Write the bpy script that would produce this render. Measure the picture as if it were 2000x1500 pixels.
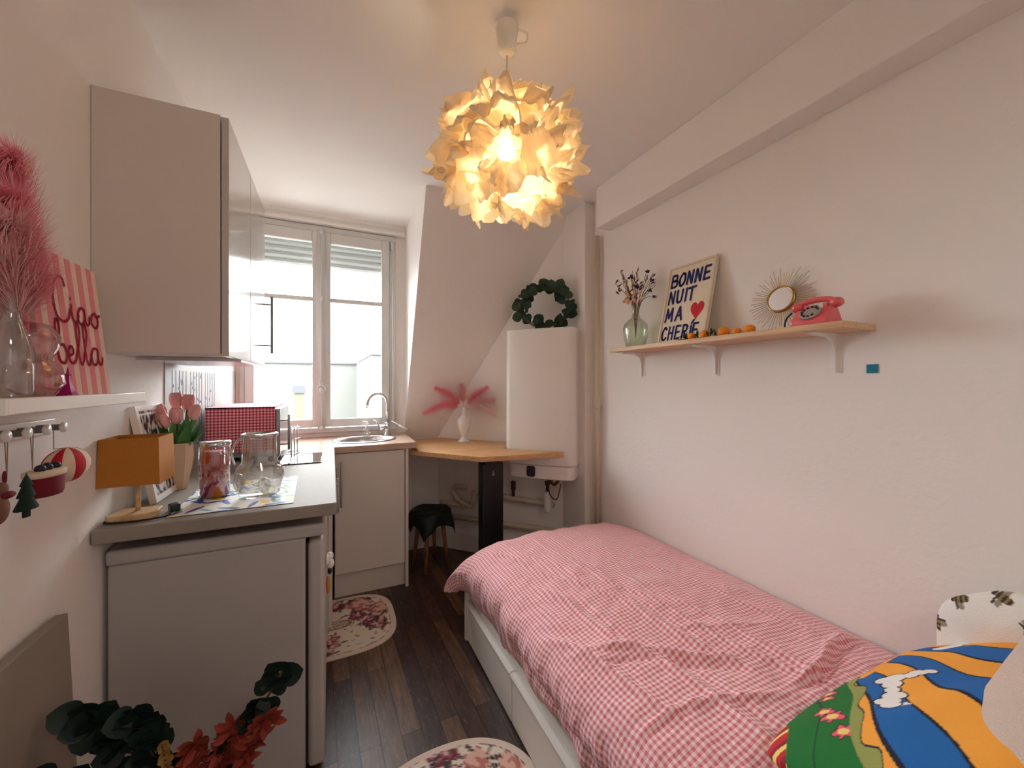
import bpy, bmesh, math, random
from mathutils import Vector, Matrix, noise, Euler
from math import sin, cos, pi, radians, sqrt
random.seed(7)
S = bpy.context.scene
for o in list(bpy.data.objects): bpy.data.objects.remove(o)
C = S.collection

# ---------------------------------------------------------------- camera, sky, exposure
H = 1.30
cam_d = bpy.data.cameras.new('camera'); cam = bpy.data.objects.new('camera', cam_d); C.objects.link(cam)
cam.location = (0, 0, H); cam.rotation_euler = (pi/2, 0, -radians(24.8))
cam_d.sensor_width = 36; cam_d.lens = 765/2000*36; cam_d.shift_y = -0.001; cam_d.clip_start = 0.02
S.camera = cam
S.view_settings.view_transform = 'Standard'; S.view_settings.look = 'None'
S.view_settings.exposure = 1.8; S.view_settings.gamma = 1.0; S.cycles.max_bounces = 16; S.cycles.diffuse_bounces = 10; S.cycles.transparent_max_bounces = 24; S.view_settings.use_curve_mapping = False
W = bpy.data.worlds.new('sky'); S.world = W; W.use_nodes = True
wt_ = W.node_tree; bg = wt_.nodes['Background']; bg.inputs[1].default_value = 10
_tc = wt_.nodes.new('ShaderNodeTexCoord'); _sx = wt_.nodes.new('ShaderNodeSeparateXYZ'); wt_.links.new(_tc.outputs['Generated'], _sx.inputs[0])
_cr = wt_.nodes.new('ShaderNodeValToRGB'); wt_.links.new(_sx.outputs['Z'], _cr.inputs[0]); wt_.links.new(_cr.outputs[0], bg.inputs[0])
_cr.color_ramp.elements[0].position = 0; _cr.color_ramp.elements[0].color = (.22, .22, .21, 1)      # courtyard and roofs below the skyline
_cr.color_ramp.elements[1].position = .04; _cr.color_ramp.elements[1].color = (.95, .98, 1.0, 1)
def light(name, kind, loc, power, col, size=None, rot=None):
    d = bpy.data.lights.new(name, kind); d.energy = power; d.color = col
    o = bpy.data.objects.new(name, d); C.objects.link(o); o.location = loc
    if rot: o.rotation_euler = rot
    if kind == 'POINT': d.shadow_soft_size = size
    if kind == 'AREA': d.shape = 'RECTANGLE'; d.size, d.size_y = size
    return o
pt = light('window_portal', 'AREA', (-0.06, 3.33, 1.66), 1, (1,1,1), (1.0, 1.4), (-pi/2, 0, 0)); pt.data.cycles.is_portal = True
LAMP = Vector((0.520, 1.165, 2.035))
light('pendant_bulb_light', 'POINT', LAMP + Vector((0,0,.0)), 4.2, (1.0, 0.88, 0.68), 0.035)
light('rear_fill', 'AREA', (0.6, -1.0, 2.40), 2.6, (1.0, 0.92, 0.84), (.4, .4), (0, 0, 0))  # added fill light behind the camera, no fixture there

# ---------------------------------------------------------------- materials
def srgb(r, g, b):
    f = lambda c: (c/255/12.92) if c/255 <= .04045 else ((c/255+.055)/1.055)**2.4
    return (f(r), f(g), f(b), 1)
MATS = {}
def mat(name, col, rough=.6, metal=0, bump=0, bscale=60, trans=0, ior=1.45, sheen=0, coat=0, var=0, vscale=8, spec=.5, emit=None, estr=0, alpha=1, subs=0):
    if name in MATS: return MATS[name]
    m = bpy.data.materials.new(name); m.use_nodes = True; nt = m.node_tree; p = nt.nodes['Principled BSDF']
    p.inputs['Base Color'].default_value = col; p.inputs['Roughness'].default_value = rough; p.inputs['Metallic'].default_value = metal
    p.inputs['Transmission Weight'].default_value = trans; p.inputs['IOR'].default_value = ior
    p.inputs['Sheen Weight'].default_value = sheen; p.inputs['Coat Weight'].default_value = coat; p.inputs['Coat Roughness'].default_value = .05
    p.inputs['Specular IOR Level'].default_value = spec; p.inputs['Alpha'].default_value = alpha
    if emit: p.inputs['Emission Color'].default_value = emit; p.inputs['Emission Strength'].default_value = estr
    tc = nt.nodes.new('ShaderNodeTexCoord')
    if var:
        n = nt.nodes.new('ShaderNodeTexNoise'); n.inputs['Scale'].default_value = vscale; n.inputs['Detail'].default_value = 4
        nt.links.new(tc.outputs['Object'], n.inputs['Vector'])
        mx = nt.nodes.new('ShaderNodeMix'); mx.data_type = 'RGBA'
        mx.inputs[6].default_value = tuple(c*(1-var) for c in col[:3])+(1,); mx.inputs[7].default_value = tuple(min(1, c*(1+var)) for c in col[:3])+(1,)
        nt.links.new(n.outputs['Fac'], mx.inputs[0]); nt.links.new(mx.outputs[2], p.inputs['Base Color'])
    if bump:
        n = nt.nodes.new('ShaderNodeTexNoise'); n.inputs['Scale'].default_value = bscale; n.inputs['Detail'].default_value = 5
        nt.links.new(tc.outputs['Object'], n.inputs['Vector'])
        b = nt.nodes.new('ShaderNodeBump'); b.inputs['Strength'].default_value = bump; b.inputs['Distance'].default_value = .01
        nt.links.new(n.outputs['Fac'], b.inputs['Height']); nt.links.new(b.outputs[0], p.inputs['Normal'])
    MATS[name] = m; return m
def nodes_of(m): return m.node_tree, m.node_tree.nodes['Principled BSDF']
def thin_glass(name, tint=(1,1,1,1), rough=.02, gl=.08):
    m = bpy.data.materials.new(name); m.use_nodes = True; nt = m.node_tree; nt.nodes.clear()
    o = nt.nodes.new('ShaderNodeOutputMaterial'); t = nt.nodes.new('ShaderNodeBsdfTransparent'); g = nt.nodes.new('ShaderNodeBsdfGlossy')
    t.inputs[0].default_value = tint; g.inputs['Roughness'].default_value = rough
    lw = nt.nodes.new('ShaderNodeLayerWeight'); lw.inputs[0].default_value = .35
    mr = nt.nodes.new('ShaderNodeMapRange'); mr.inputs[3].default_value = gl; mr.inputs[4].default_value = .75
    nt.links.new(lw.outputs['Facing'], mr.inputs[0])
    mx = nt.nodes.new('ShaderNodeMixShader'); nt.links.new(mr.outputs[0], mx.inputs[0]); nt.links.new(t.outputs[0], mx.inputs[1]); nt.links.new(g.outputs[0], mx.inputs[2])
    nt.links.new(mx.outputs[0], o.inputs[0]); return m
def attr_mat(name, rough=.8, bump=0, bscale=300, sheen=0):
    m = mat(name, (1,1,1,1), rough, bump=bump, bscale=bscale, sheen=sheen); nt, p = nodes_of(m)
    a = nt.nodes.new('ShaderNodeAttribute'); a.attribute_name = 'Col'; nt.links.new(a.outputs['Color'], p.inputs['Base Color']); return m

WALL = mat('wall_paint', srgb(236,232,228), .75, bump=.12, bscale=45, var=.02, vscale=2)
CEIL = mat('ceiling_paint', srgb(237,234,230), .7, bump=.1, bscale=25, var=.02, vscale=2)
WHITE = mat('white_paint', srgb(236,233,228), .35, bump=.03, bscale=90)
LACQ = mat('white_lacquer', srgb(196,190,185), .12, coat=.15)
WINP = mat('window_paint', srgb(204,202,199), .4, bump=.03, bscale=90)
CAB = mat('cabinet_white', srgb(216,208,200), .42)
FRIDGE = mat('fridge_enamel', srgb(182,176,172), .38, bump=.05, bscale=250)
PLAST = mat('white_plastic', srgb(232,228,222), .25, coat=.3)
COUNTER = mat('grey_laminate', srgb(150,142,134), .6, spec=.12, bump=.04, bscale=200, var=.08, vscale=40)
CHROME = mat('chrome', srgb(210,210,212), .12, 1)
SATIN = mat('satin_metal', srgb(168,168,168), .4, .2)
STEEL = mat('brushed_steel', srgb(205,205,208), .25, 1)
BLACK = mat('black_metal', srgb(14,13,14), .4)
BLKGL = mat('black_glass', srgb(10,10,12), .03, coat=1)
GREY = mat('grey_plastic', srgb(120,118,116), .5)
DGREY = mat('dark_gap', srgb(40,36,34), .8)
CREAM = mat('cream_pipe_paint', srgb(206,192,172), .45, bump=.05)
PINKG = mat('pampas_pink', srgb(240,156,170), .9)
PINKL = mat('pampas_pale', srgb(236,190,190), .9)
PINKW = mat('pampas_white', srgb(240,216,208), .9)
STEM = mat('stem_green', srgb(62,82,44), .7)
LEAF = mat('eucalyptus_leaf', srgb(38,64,44), .45, var=.35, vscale=30)
LEAFD = mat('dark_leaf', srgb(26,44,36), .5, var=.3, vscale=30)
BROWNST = mat('brown_stem', srgb(110,74,48), .8)
REDLEAF = mat('red_leaf', srgb(150,58,44), .7, var=.3, vscale=30)
YELLF = mat('yellow_flower', srgb(170,130,70), .8)
GLASSG = thin_glass('green_glass', (.78,.86,.74,1), .02, .12)
GLASSC = thin_glass('clear_glass', (.88,.88,.86,1), .05, .20)
PANE = thin_glass('window_glass', (.97,.98,.98,1), .01, .03)
GLASSP = thin_glass('pink_glass', (.86,.62,.64,1), .05, .18)
GOLD = mat('brass', srgb(176,140,80), .3, 1)
MIRR = mat('mirror_glass', srgb(240,240,240), .01, 1)
PPINK = mat('pink_phone', srgb(226,98,104), .28, coat=.5)
ORANGE = mat('orange_fruit', srgb(236,140,18), .6, bump=.3, bscale=200)
RED = mat('red_felt', srgb(178,14,34), .9)
DRED = mat('dark_red_felt', srgb(110,16,34), .9)
FELTG = mat('green_felt', srgb(26,50,36), .95)
FELTC = mat('cream_felt', srgb(214,192,170), .95)
NAVY = mat('navy_ink', srgb(38,44,104), .8)
REDINK = mat('red_ink', srgb(198,40,50), .8)
ROSEINK = mat('rose_ink', srgb(196,52,84), .8)
STRING = mat('string', srgb(150,130,110), .9)
TEAL = mat('teal_plastic', srgb(8,120,150), .5)
MUST = mat('mustard_fabric', srgb(188,122,44), .85, bump=.4, bscale=500)
FUCH = mat('fuchsia_plastic', srgb(170,24,110), .4)

def wood(name, base, dark, scale=(1,14,14), rough=.45):
    m = mat(name, base, rough); nt, p = nodes_of(m)
    tc = nt.nodes.new('ShaderNodeTexCoord'); mp = nt.nodes.new('ShaderNodeMapping'); mp.inputs['Scale'].default_value = scale
    n = nt.nodes.new('ShaderNodeTexNoise'); n.inputs['Scale'].default_value = 3; n.inputs['Detail'].default_value = 8; n.inputs['Distortion'].default_value = .6
    cr = nt.nodes.new('ShaderNodeValToRGB'); cr.color_ramp.elements[0].color = dark; cr.color_ramp.elements[0].position = .35; cr.color_ramp.elements[1].color = base; cr.color_ramp.elements[1].position = .6
    nt.links.new(tc.outputs['Object'], mp.inputs[0]); nt.links.new(mp.outputs[0], n.inputs['Vector']); nt.links.new(n.outputs['Fac'], cr.inputs[0]); nt.links.new(cr.outputs[0], p.inputs['Base Color'])
    return m
OAKX = wood('light_wood_desk', srgb(214,170,122), srgb(190,142,96), (2,30,30))
OAKY = wood('light_wood_shelf', srgb(216,182,144), srgb(196,156,116), (30,2,30))
PINE = wood('pine_wood', srgb(216,184,140), srgb(196,160,112), (20,3,20))
STOOLW = wood('stool_wood', srgb(150,100,60), srgb(112,70,40), (20,20,3))
PINKWOOD = wood('worktop_wood', srgb(196,168,148), srgb(182,152,132), (3,30,30), .25)

def floor_mat():
    m = mat('old_parquet', srgb(70,50,40), .38); nt, p = nodes_of(m); N = nt.nodes.new; L = nt.links.new
    tc = N('ShaderNodeTexCoord'); mp = N('ShaderNodeMapping'); mp.inputs['Rotation'].default_value = (0,0,radians(88)); L(tc.outputs['Object'], mp.inputs[0])
    br = N('ShaderNodeTexBrick'); br.offset = .37; br.inputs['Scale'].default_value = 1; br.inputs['Brick Width'].default_value = .62; br.inputs['Row Height'].default_value = .072
    br.inputs['Mortar Size'].default_value = .0016; br.inputs['Mortar Smooth'].default_value = .2; br.inputs['Bias'].default_value = 0
    br.inputs['Color1'].default_value = srgb(112,84,64); br.inputs['Color2'].default_value = srgb(56,38,36); br.inputs['Mortar'].default_value = srgb(14,9,7)
    L(mp.outputs[0], br.inputs['Vector'])
    mp2 = N('ShaderNodeMapping'); mp2.inputs['Scale'].default_value = (38,5,1); L(tc.outputs['Object'], mp2.inputs[0])
    n = N('ShaderNodeTexNoise'); n.inputs['Scale'].default_value = 1.2; n.inputs['Detail'].default_value = 9; n.inputs['Roughness'].default_value = .7; L(mp2.outputs[0], n.inputs['Vector'])
    cr = N('ShaderNodeValToRGB'); cr.color_ramp.elements[0].position = .3; cr.color_ramp.elements[0].color = (.35,.33,.34,1); cr.color_ramp.elements[1].position = .72; cr.color_ramp.elements[1].color = (1.5,1.45,1.4,1)
    L(n.outputs['Fac'], cr.inputs[0])
    mx = N('ShaderNodeMix'); mx.data_type = 'RGBA'; mx.blend_type = 'MULTIPLY'; mx.inputs[0].default_value = 1; L(br.outputs['Color'], mx.inputs[6]); L(cr.outputs[0], mx.inputs[7])
    n2 = N('ShaderNodeTexNoise'); n2.inputs['Scale'].default_value = 26; n2.inputs['Detail'].default_value = 10; n2.inputs['Roughness'].default_value = .8; 
    mp3 = N('ShaderNodeMapping'); mp3.inputs['Scale'].default_value = (2.5,.7,1); L(tc.outputs['Object'], mp3.inputs[0]); L(mp3.outputs[0], n2.inputs['Vector'])
    cr2 = N('ShaderNodeValToRGB'); cr2.color_ramp.elements[0].position = .55; cr2.color_ramp.elements[0].color = (0,0,0,1); cr2.color_ramp.elements[1].position = .74; cr2.color_ramp.elements[1].color = (1,1,1,1); L(n2.outputs['Fac'], cr2.inputs[0])
    mx2 = N('ShaderNodeMix'); mx2.data_type = 'RGBA'; L(cr2.outputs[0], mx2.inputs[0]); L(mx.outputs[2], mx2.inputs[6]); mx2.inputs[7].default_value = srgb(136,112,98)
    L(mx2.outputs[2], p.inputs['Base Color'])
    b = N('ShaderNodeBump'); b.inputs['Strength'].default_value = .5; b.inputs['Distance'].default_value = .004; L(br.outputs['Fac'], b.inputs['Height']); b.invert = True; L(b.outputs[0], p.inputs['Normal'])
    return m
FLOOR = floor_mat()

def gingham(name, period, light_c, mid_c, dark_c, uv=True, rough=.9, axes=('X','Y'), bump=.0):
    m = mat(name, light_c, rough, sheen=.2); nt, p = nodes_of(m); N = nt.nodes.new; L = nt.links.new
    tc = N('ShaderNodeTexCoord'); sp = N('ShaderNodeSeparateXYZ'); L(tc.outputs['UV' if uv else 'Object'], sp.inputs[0])
    outs = []
    for ax in axes:
        d = N('ShaderNodeMath'); d.operation = 'DIVIDE'; d.inputs[1].default_value = period; L(sp.outputs[ax], d.inputs[0])
        f = N('ShaderNodeMath'); f.operation = 'FRACT'; L(d.outputs[0], f.inputs[0])
        g = N('ShaderNodeMath'); g.operation = 'GREATER_THAN'; g.inputs[1].default_value = .5; L(f.outputs[0], g.inputs[0]); outs.append(g)
    a = N('ShaderNodeMath'); a.operation = 'ADD'; L(outs[0].outputs[0], a.inputs[0]); L(outs[1].outputs[0], a.inputs[1])
    h = N('ShaderNodeMath'); h.operation = 'MULTIPLY'; h.inputs[1].default_value = .5; L(a.outputs[0], h.inputs[0])
    cr = N('ShaderNodeValToRGB'); cr.color_ramp.interpolation = 'CONSTANT'
    cr.color_ramp.elements[0].color = light_c; cr.color_ramp.elements[1].position = .75; cr.color_ramp.elements[1].color = dark_c
    e = cr.color_ramp.elements.new(.25); e.color = mid_c
    L(h.outputs[0], cr.inputs[0]); L(cr.outputs[0], p.inputs['Base Color'])
    if bump:
        n = N('ShaderNodeTexNoise'); n.inputs['Scale'].default_value = 22; n.inputs['Detail'].default_value = 6; L(tc.outputs['Object'], n.inputs['Vector'])
        b = N('ShaderNodeBump'); b.inputs['Strength'].default_value = bump; b.inputs['Distance'].default_value = .02; L(n.outputs['Fac'], b.inputs['Height']); L(b.outputs[0], p.inputs['Normal'])
    return m
GING = gingham('pink_gingham', .0145, srgb(248,224,224), srgb(236,172,180), srgb(212,116,128), bump=.5)
GINGR = gingham('red_gingham', .014, srgb(236,196,198), srgb(206,96,112), srgb(166,34,58), uv=False, axes=('X','Z'))
GINGT = gingham('red_gingham_top', .014, srgb(236,196,198), srgb(206,96,112), srgb(166,34,58), uv=False)

# ---------------------------------------------------------------- mesh helpers
def obj(name, bm, m, parent=None, smooth=False, bevel=0, ang=40):
    me = bpy.data.meshes.new(name); bmesh.ops.recalc_face_normals(bm, faces=bm.faces[:]) if len(bm.faces) else None
    bm.to_mesh(me); bm.free()
    ms = m if isinstance(m, (list, tuple)) else [m]
    for x in ms: me.materials.append(x)
    if smooth:
        for p in me.polygons: p.use_smooth = True
    o = bpy.data.objects.new(name, me); C.objects.link(o)
    if parent: o.parent = parent
    if bevel:
        b = o.modifiers.new('bevel', 'BEVEL'); b.width = bevel; b.segments = 3; b.limit_method = 'ANGLE'; b.angle_limit = radians(35)
        for p in me.polygons: p.use_smooth = True
        o.data.set_sharp_from_angle(angle=radians(50)) if not smooth else None
    return o
def tag(o, label, cat, group=None, kind=None):
    o['label'] = label; o['category'] = cat
    if group: o['group'] = group
    if kind: o['kind'] = kind
    return o
def thing(name, loc, label, cat, rz=0, group=None):
    o = bpy.data.objects.new(name, None); C.objects.link(o); o.location = loc; o.rotation_euler = (0,0,rz); o.empty_display_size = .05
    return tag(o, label, cat, group)
def struct(name, bm, m, **k):
    o = obj(name, bm, m, **k); o['kind'] = 'structure'; return o
def B(): return bmesh.new()
def box(bm, a, b, M=None, mi=0):
    vs = [bm.verts.new((x,y,z)) for x in (a[0],b[0]) for y in (a[1],b[1]) for z in (a[2],b[2])]
    fs = [(0,1,3,2),(4,6,7,5),(0,4,5,1),(2,3,7,6),(0,2,6,4),(1,5,7,3)]
    for f in fs: bm.faces.new([vs[i] for i in f]).material_index = mi
    if M: bmesh.ops.transform(bm, matrix=M, verts=vs)
    return bm
def prism(bm, pts, axis, lo, hi, mi=0):
    def P(p, h): return {'z':(p[0],p[1],h), 'x':(h,p[0],p[1]), 'y':(p[0],h,p[1])}[axis]
    a = [bm.verts.new(P(p,lo)) for p in pts]; b = [bm.verts.new(P(p,hi)) for p in pts]; n = len(pts)
    bm.faces.new(a).material_index = mi; bm.faces.new(b[::-1]).material_index = mi
    for i in range(n): bm.faces.new((a[i], b[i], b[(i+1)%n], a[(i+1)%n])).material_index = mi
    return bm
def lathe(bm, prof, c=(0,0,0), seg=32, sx=1, sy=1, cap=True, M=None, mod=None):
    rings = []
    for r, z in prof:
        ring = []
        for i in range(seg):
            a = 2*pi*i/seg; rr = r*(mod(a, z) if mod else 1)
            v = Vector((rr*cos(a)*sx, rr*sin(a)*sy, z))
            if M: v = M @ v
            ring.append(bm.verts.new(v + Vector(c)))
        rings.append(ring)
    for q in range(len(rings)-1):
        for i in range(seg):
            bm.faces.new((rings[q][i], rings[q][(i+1)%seg], rings[q+1][(i+1)%seg], rings[q+1][i]))
    if cap:
        if prof[0][0] > 1e-6: bm.faces.new(rings[0][::-1])
        if prof[-1][0] > 1e-6: bm.faces.new(rings[-1])
    return bm
def tube(bm, pts, r, seg=8, cap=True):
    pts = [Vector(p) for p in pts]; n = len(pts); rings = []; ref = None
    for i, p in enumerate(pts):
        d = (pts[min(i+1,n-1)] - pts[max(i-1,0)]).normalized()
        if ref is None: ref = d.orthogonal().normalized()
        u = (ref - d*ref.dot(d))
        u = u.normalized() if u.length > 1e-6 else d.orthogonal().normalized()
        ref = u; w = d.cross(u); rr = r[i] if isinstance(r, (list,tuple)) else r
        rings.append([bm.verts.new(p + (u*cos(2*pi*k/seg) + w*sin(2*pi*k/seg))*rr) for k in range(seg)])
    for q in range(n-1):
        for k in range(seg): bm.faces.new((rings[q][k], rings[q][(k+1)%seg], rings[q+1][(k+1)%seg], rings[q+1][k]))
    if cap: bm.faces.new(rings[0][::-1]); bm.faces.new(rings[-1])
    return bm
def spline(pts, n=8):
    P = [Vector(p) for p in pts]; out = []
    for i in range(len(P)-1):
        a = P[max(i-1,0)]; b = P[i]; c = P[i+1]; d = P[min(i+2,len(P)-1)]
        for k in range(n):
            t = k/n; out.append(.5*((2*b) + (c-a)*t + (2*a-5*b+4*c-d)*t*t + (3*b-a-3*c+d)*t**3))
    out.append(P[-1]); return out
def ball(bm, c, r, sx=1, sy=1, sz=1, u=16, v=10, M=None):
    mm = Matrix.Translation(c) @ (M or Matrix()) @ Matrix.Diagonal((r*sx, r*sy, r*sz, 1))
    bmesh.ops.create_uvsphere(bm, u_segments=u, v_segments=v, radius=1, matrix=mm); return bm
def leaf(bm, p, d, nrm, w, l, seg=8, cup=.15, point=0):
    """a leaf blade: base at p, running along d, facing nrm"""
    d = Vector(d).normalized(); nrm = Vector(nrm); s = d.cross(nrm); s = s.normalized() if s.length > 1e-5 else d.orthogonal().normalized(); nn = s.cross(d)
    p = Vector(p); left, mid, right = [], [], []
    K = 6
    for i in range(K+1):
        t = i/K; ww = w*.5*(max(0, sin(pi*t**(.8+point*.4))))**(.6+.4*point)
        c = p + d*l*t + nn*(cup*l*t*t)
        mid.append(bm.verts.new(c)); left.append(bm.verts.new(c + s*ww + nn*ww*.25)) if 0<i<K else left.append(mid[-1]); right.append(bm.verts.new(c - s*ww + nn*ww*.25)) if 0<i<K else right.append(mid[-1])
    for i in range(K):
        for side in (left, right):
            f = []
            for v in (mid[i], mid[i+1], side[i+1], side[i]):
                if v not in f: f.append(v)
            if len(f) > 2: bm.faces.new(f)
def stroke(bm, pts, w, T, th=.0012, n=6, smooth=True):
    """painted letter stroke: 2D polyline pts -> flat raised ribbon with round ends; T maps (x,y,h) to 3D"""
    P = [Vector((p[0],p[1],0)) for p in pts]
    if smooth and len(P) > 2: P = spline(P, n)
    def disc(c, r):
        vs = [bm.verts.new(T(c.x+r*cos(2*pi*k/10), c.y+r*sin(2*pi*k/10), th)) for k in range(10)]; bm.faces.new(vs)
    for i in range(len(P)-1):
        d = (P[i+1]-P[i]); 
        if d.length < 1e-7: continue
        d.normalize(); s = Vector((-d.y, d.x, 0))*w/2
        q = [P[i]+s, P[i]-s, P[i+1]-s, P[i+1]+s]
        bm.faces.new([bm.verts.new(T(v.x, v.y, th)) for v in q])
    for c in P: disc(c, w/2)
def plume(bm, pts, length, spread, n=420, seed=1, droop=.25):
    """feathery pampas head along a curved spine"""
    rnd = random.Random(seed); sp = spline(pts, 10); N = len(sp)
    for k in range(n):
        t = rnd.random(); i = min(int(t*(N-1)), N-2); p = sp[i].lerp(sp[i+1], t*(N-1)-i); d = (sp[i+1]-sp[i]).normalized()
        a = rnd.random()*2*pi; u = d.orthogonal().normalized(); w = d.cross(u)
        side = (u*cos(a)+w*sin(a)); L = length*(.55+.6*rnd.random())*(sin(pi*min(1,.12+t*.86))**.5)
        tp_ = (1-t)**.6+.12; e1 = p + d*L*.5*tp_ + side*spread*tp_*(.3+.4*rnd.random()); e2 = p + d*L*(.4+.6*tp_) + side*spread*tp_*(.7+.6*rnd.random()) + Vector((0,0,-droop*L*rnd.random()))
        wd = .0008; s = d.cross(side).normalized()*wd
        v = [bm.verts.new(p-s), bm.verts.new(p+s), bm.verts.new(e1+s*.8), bm.verts.new(e1-s*.8), bm.verts.new(e2)]
        bm.faces.new(v[:4]); bm.faces.new((v[3], v[2], v[4]))
def paint(o, fn):
    """per-corner print colour from a pattern function of the corner's local x, y (or uv)"""
    me = o.data; a = me.color_attributes.new('Col', 'FLOAT_COLOR', 'POINT')
    for i, v in enumerate(me.vertices): a.data[i].color = fn(i, v.co)
def grid(bm, nu, nv, fn, uv=None):
    V = [[bm.verts.new(fn(i/nu, j/nv)) for j in range(nv+1)] for i in range(nu+1)]
    L = bm.loops.layers.uv.new('UVMap') if uv else None
    for i in range(nu):
        for j in range(nv):
            f = bm.faces.new((V[i][j], V[i+1][j], V[i+1][j+1], V[i][j+1]))
            if uv:
                for lp, (a, b) in zip(f.loops, ((i,j),(i+1,j),(i+1,j+1),(i,j+1))): lp[L].uv = uv(a/nu, b/nv)
    return V
def copy_tree(src, loc=None, parent=None):
    c = src.copy(); C.objects.link(c); c.parent = parent
    if loc is not None: c.location = loc
    for ch in list(src.children): copy_tree(ch, None, c)
    return c

# ---------------------------------------------------------------- room shell
XL, XR, ZC, YW = -.563, 1.576, 2.485, 3.08
YB = -1.6
struct('floor', box(B(), (XL-.15, YB-.15, -.08), (XR+.4, 3.4, 0)), FLOOR)
struct('ceiling', box(B(), (XL-.15, YB-.15, ZC), (XR+.4, 3.4, ZC+.1)), CEIL)
struct('wall_left', box(B(), (XL-.12, YB, 0), (XL, 3.3, ZC)), WALL)
struct('wall_right', box(B(), (XR, YB, 0), (XR+.12, 2.14, ZC)), WALL)
struct('wall_back', box(B(), (XL-.12, YB-.12, 0), (XR+.12, YB, ZC)), WALL)
struct('wall_diagonal', prism(B(), [(.762,3.152),(1.72,2.16),(1.86,2.30),(.93,3.32)], 'z', 0, ZC), WALL)
struct('wall_knee', box(B(), (.50, 3.125, 0), (.90, 3.25, .86)), WALL)
sl = lambda z: 3.1 - .486*(z-.92)
struct('wall_slope', prism(B(), [(sl(.84), .84), (sl(ZC), ZC), (sl(ZC)+.16, ZC), (sl(.84)+.16, .84)], 'x', .519, 1.66), WALL)
struct('wall_dormer', prism(B(), [(sl(.90)+.001,.90),(sl(ZC)+.001,ZC),(3.3,ZC),(3.3,.90)], 'x', .516, .5188), WALL)
b = B(); box(b, (XL, YW, 0), (.52, 3.3, .955)); box(b, (XL, YW, 2.395), (.516, 3.3, ZC)); box(b, (.44, YW, .955), (.516, 3.3, 2.395)); box(b, (XL, YW, .955), (XL+.02, 3.3, 2.395))
struct('wall_window', b, WALL)
struct('trim_1', box(B(), (1.464, YB, 2.239), (XR, 1.95, ZC)), WALL, bevel=.006)           # boxed beam
b = B(); box(b, (1.503, 2.12, 0), (1.72, 2.42, ZC)); struct('trim_2', b, WALL, bevel=.004)   # boxed riser in the corner
b = B()   # cornice above the window
prism(b, [(3.08,2.485),(3.045,2.485),(3.045,2.465),(3.06,2.455),(3.06,2.43),(3.03,2.425),(3.03,2.41),(3.08,2.405)], 'x', XL+.002, .514)
struct('trim_3', b, WHITE)
b = B(); box(b, (.516, 3.10, 0), (.79, 3.124, .10)); struct('trim_4', b, WHITE)
b = B(); M = Matrix.Translation((.78,3.13,0)) @ Matrix.Rotation(radians(-46), 4, 'Z'); box(b, (0,-.045,0), (1.05,-.002,.13), M); struct('trim_5', b, WHITE, bevel=.004)
struct('baseboard_right', box(B(), (XR-.014, YB, 0), (XR, 1.9, .09)), WHITE)

# ---------------------------------------------------------------- window
wf = B(); y0, y1 = 3.055, 3.14
for a, c in (((-.543,y0,.95),(.445,y1,.985)), ((-.543,y0,2.36),(.445,y1,2.40)), ((-.543,y0,.985),(-.512,y1,2.36)), ((.398,y0,.985),(.445,y1,2.36))): box(wf, a, c)
win = struct('window_1', wf, WINP, bevel=.004); win['label'] = 'white two-leaf casement window above the sink'
def sash(xa, xb, gl, gr):
    s = B(); ya, yb = 3.035, 3.075
    box(s, (xa,ya,.99), (gl,yb,2.355)); box(s, (gr,ya,.99), (xb,yb,2.355)); box(s, (gl,ya,.99), (gr,yb,1.047)); box(s, (gl,ya,2.28), (gr,yb,2.355)); box(s, (gl,ya+.006,1.868), (gr,yb-.006,1.898))
    o = obj('sash', s, WINP, win, bevel=.005)
    g = obj('pane', box(B(), (gl,3.053,1.047), (gr,3.057,2.28)), PANE, o)
    return o
sash(-.510, -.062, -.458, -.118); sash(-.058, .396, -.002, .340)
b = B(); tube(b, [(-.06,3.02,.97),(-.06,3.02,2.37)], .007, 10); box(b, (-.085,3.02,.985), (-.035,3.036,2.36))
for z in (.985, 1.30, 1.885, 2.345): ball(b, (-.06,3.016,z), .014, 1, .7, 1.3, 12, 8)
cb = obj('cremone_bolt', b, WINP, win, smooth=True)
b = B(); lathe(b, [(.0,0),(.012,.004),(.016,.02),(.008,.03),(0,.032)], (-.06,3.0,1.24)); 
tube(b, [(-.06+.022*cos(a),3.0,1.262+.022*sin(a)) for a in [i*pi/8 for i in range(17)]], .005, 8); tube(b, [(-.06,3.02,1.262),(-.06,2.99,1.262)], .006)
obj('bolt_knob', b, WINP, win, smooth=True)
b = B(); tube(b, spline([(.415,3.03,2.33),(.415,3.01,2.30),(.415,3.0,1.9),(.418,3.0,1.3),(.42,3.0,1.0)],6), .0035, 8); ball(b, (.415,3.02,2.30), .012); box(b, (.405,3.01,2.30),(.425,3.055,2.35))
crk = obj('shutter_crank', b, WINP, win, smooth=True)
b = B(); tube(b, [(.405,2.99,1.02),(.50,2.90,.965)], .004, 8); tube(b, [(.45,2.945,.992),(.508,2.89,.958)], .007, 10)
obj('crank_handle', b, WINP, win, smooth=True)
SHUT = mat('shutter_grey', srgb(165,167,164), .5)
b = B()
for i in range(8):
    z = 2.14 + i*.045; prism(b, [(3.205,z),(3.195,z+.006),(3.19,z+.022),(3.195,z+.038),(3.205,z+.043),(3.213,z+.043),(3.213,z)], 'x', -.55, .45)
obj('roller_shutter', b, SHUT, win)

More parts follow.
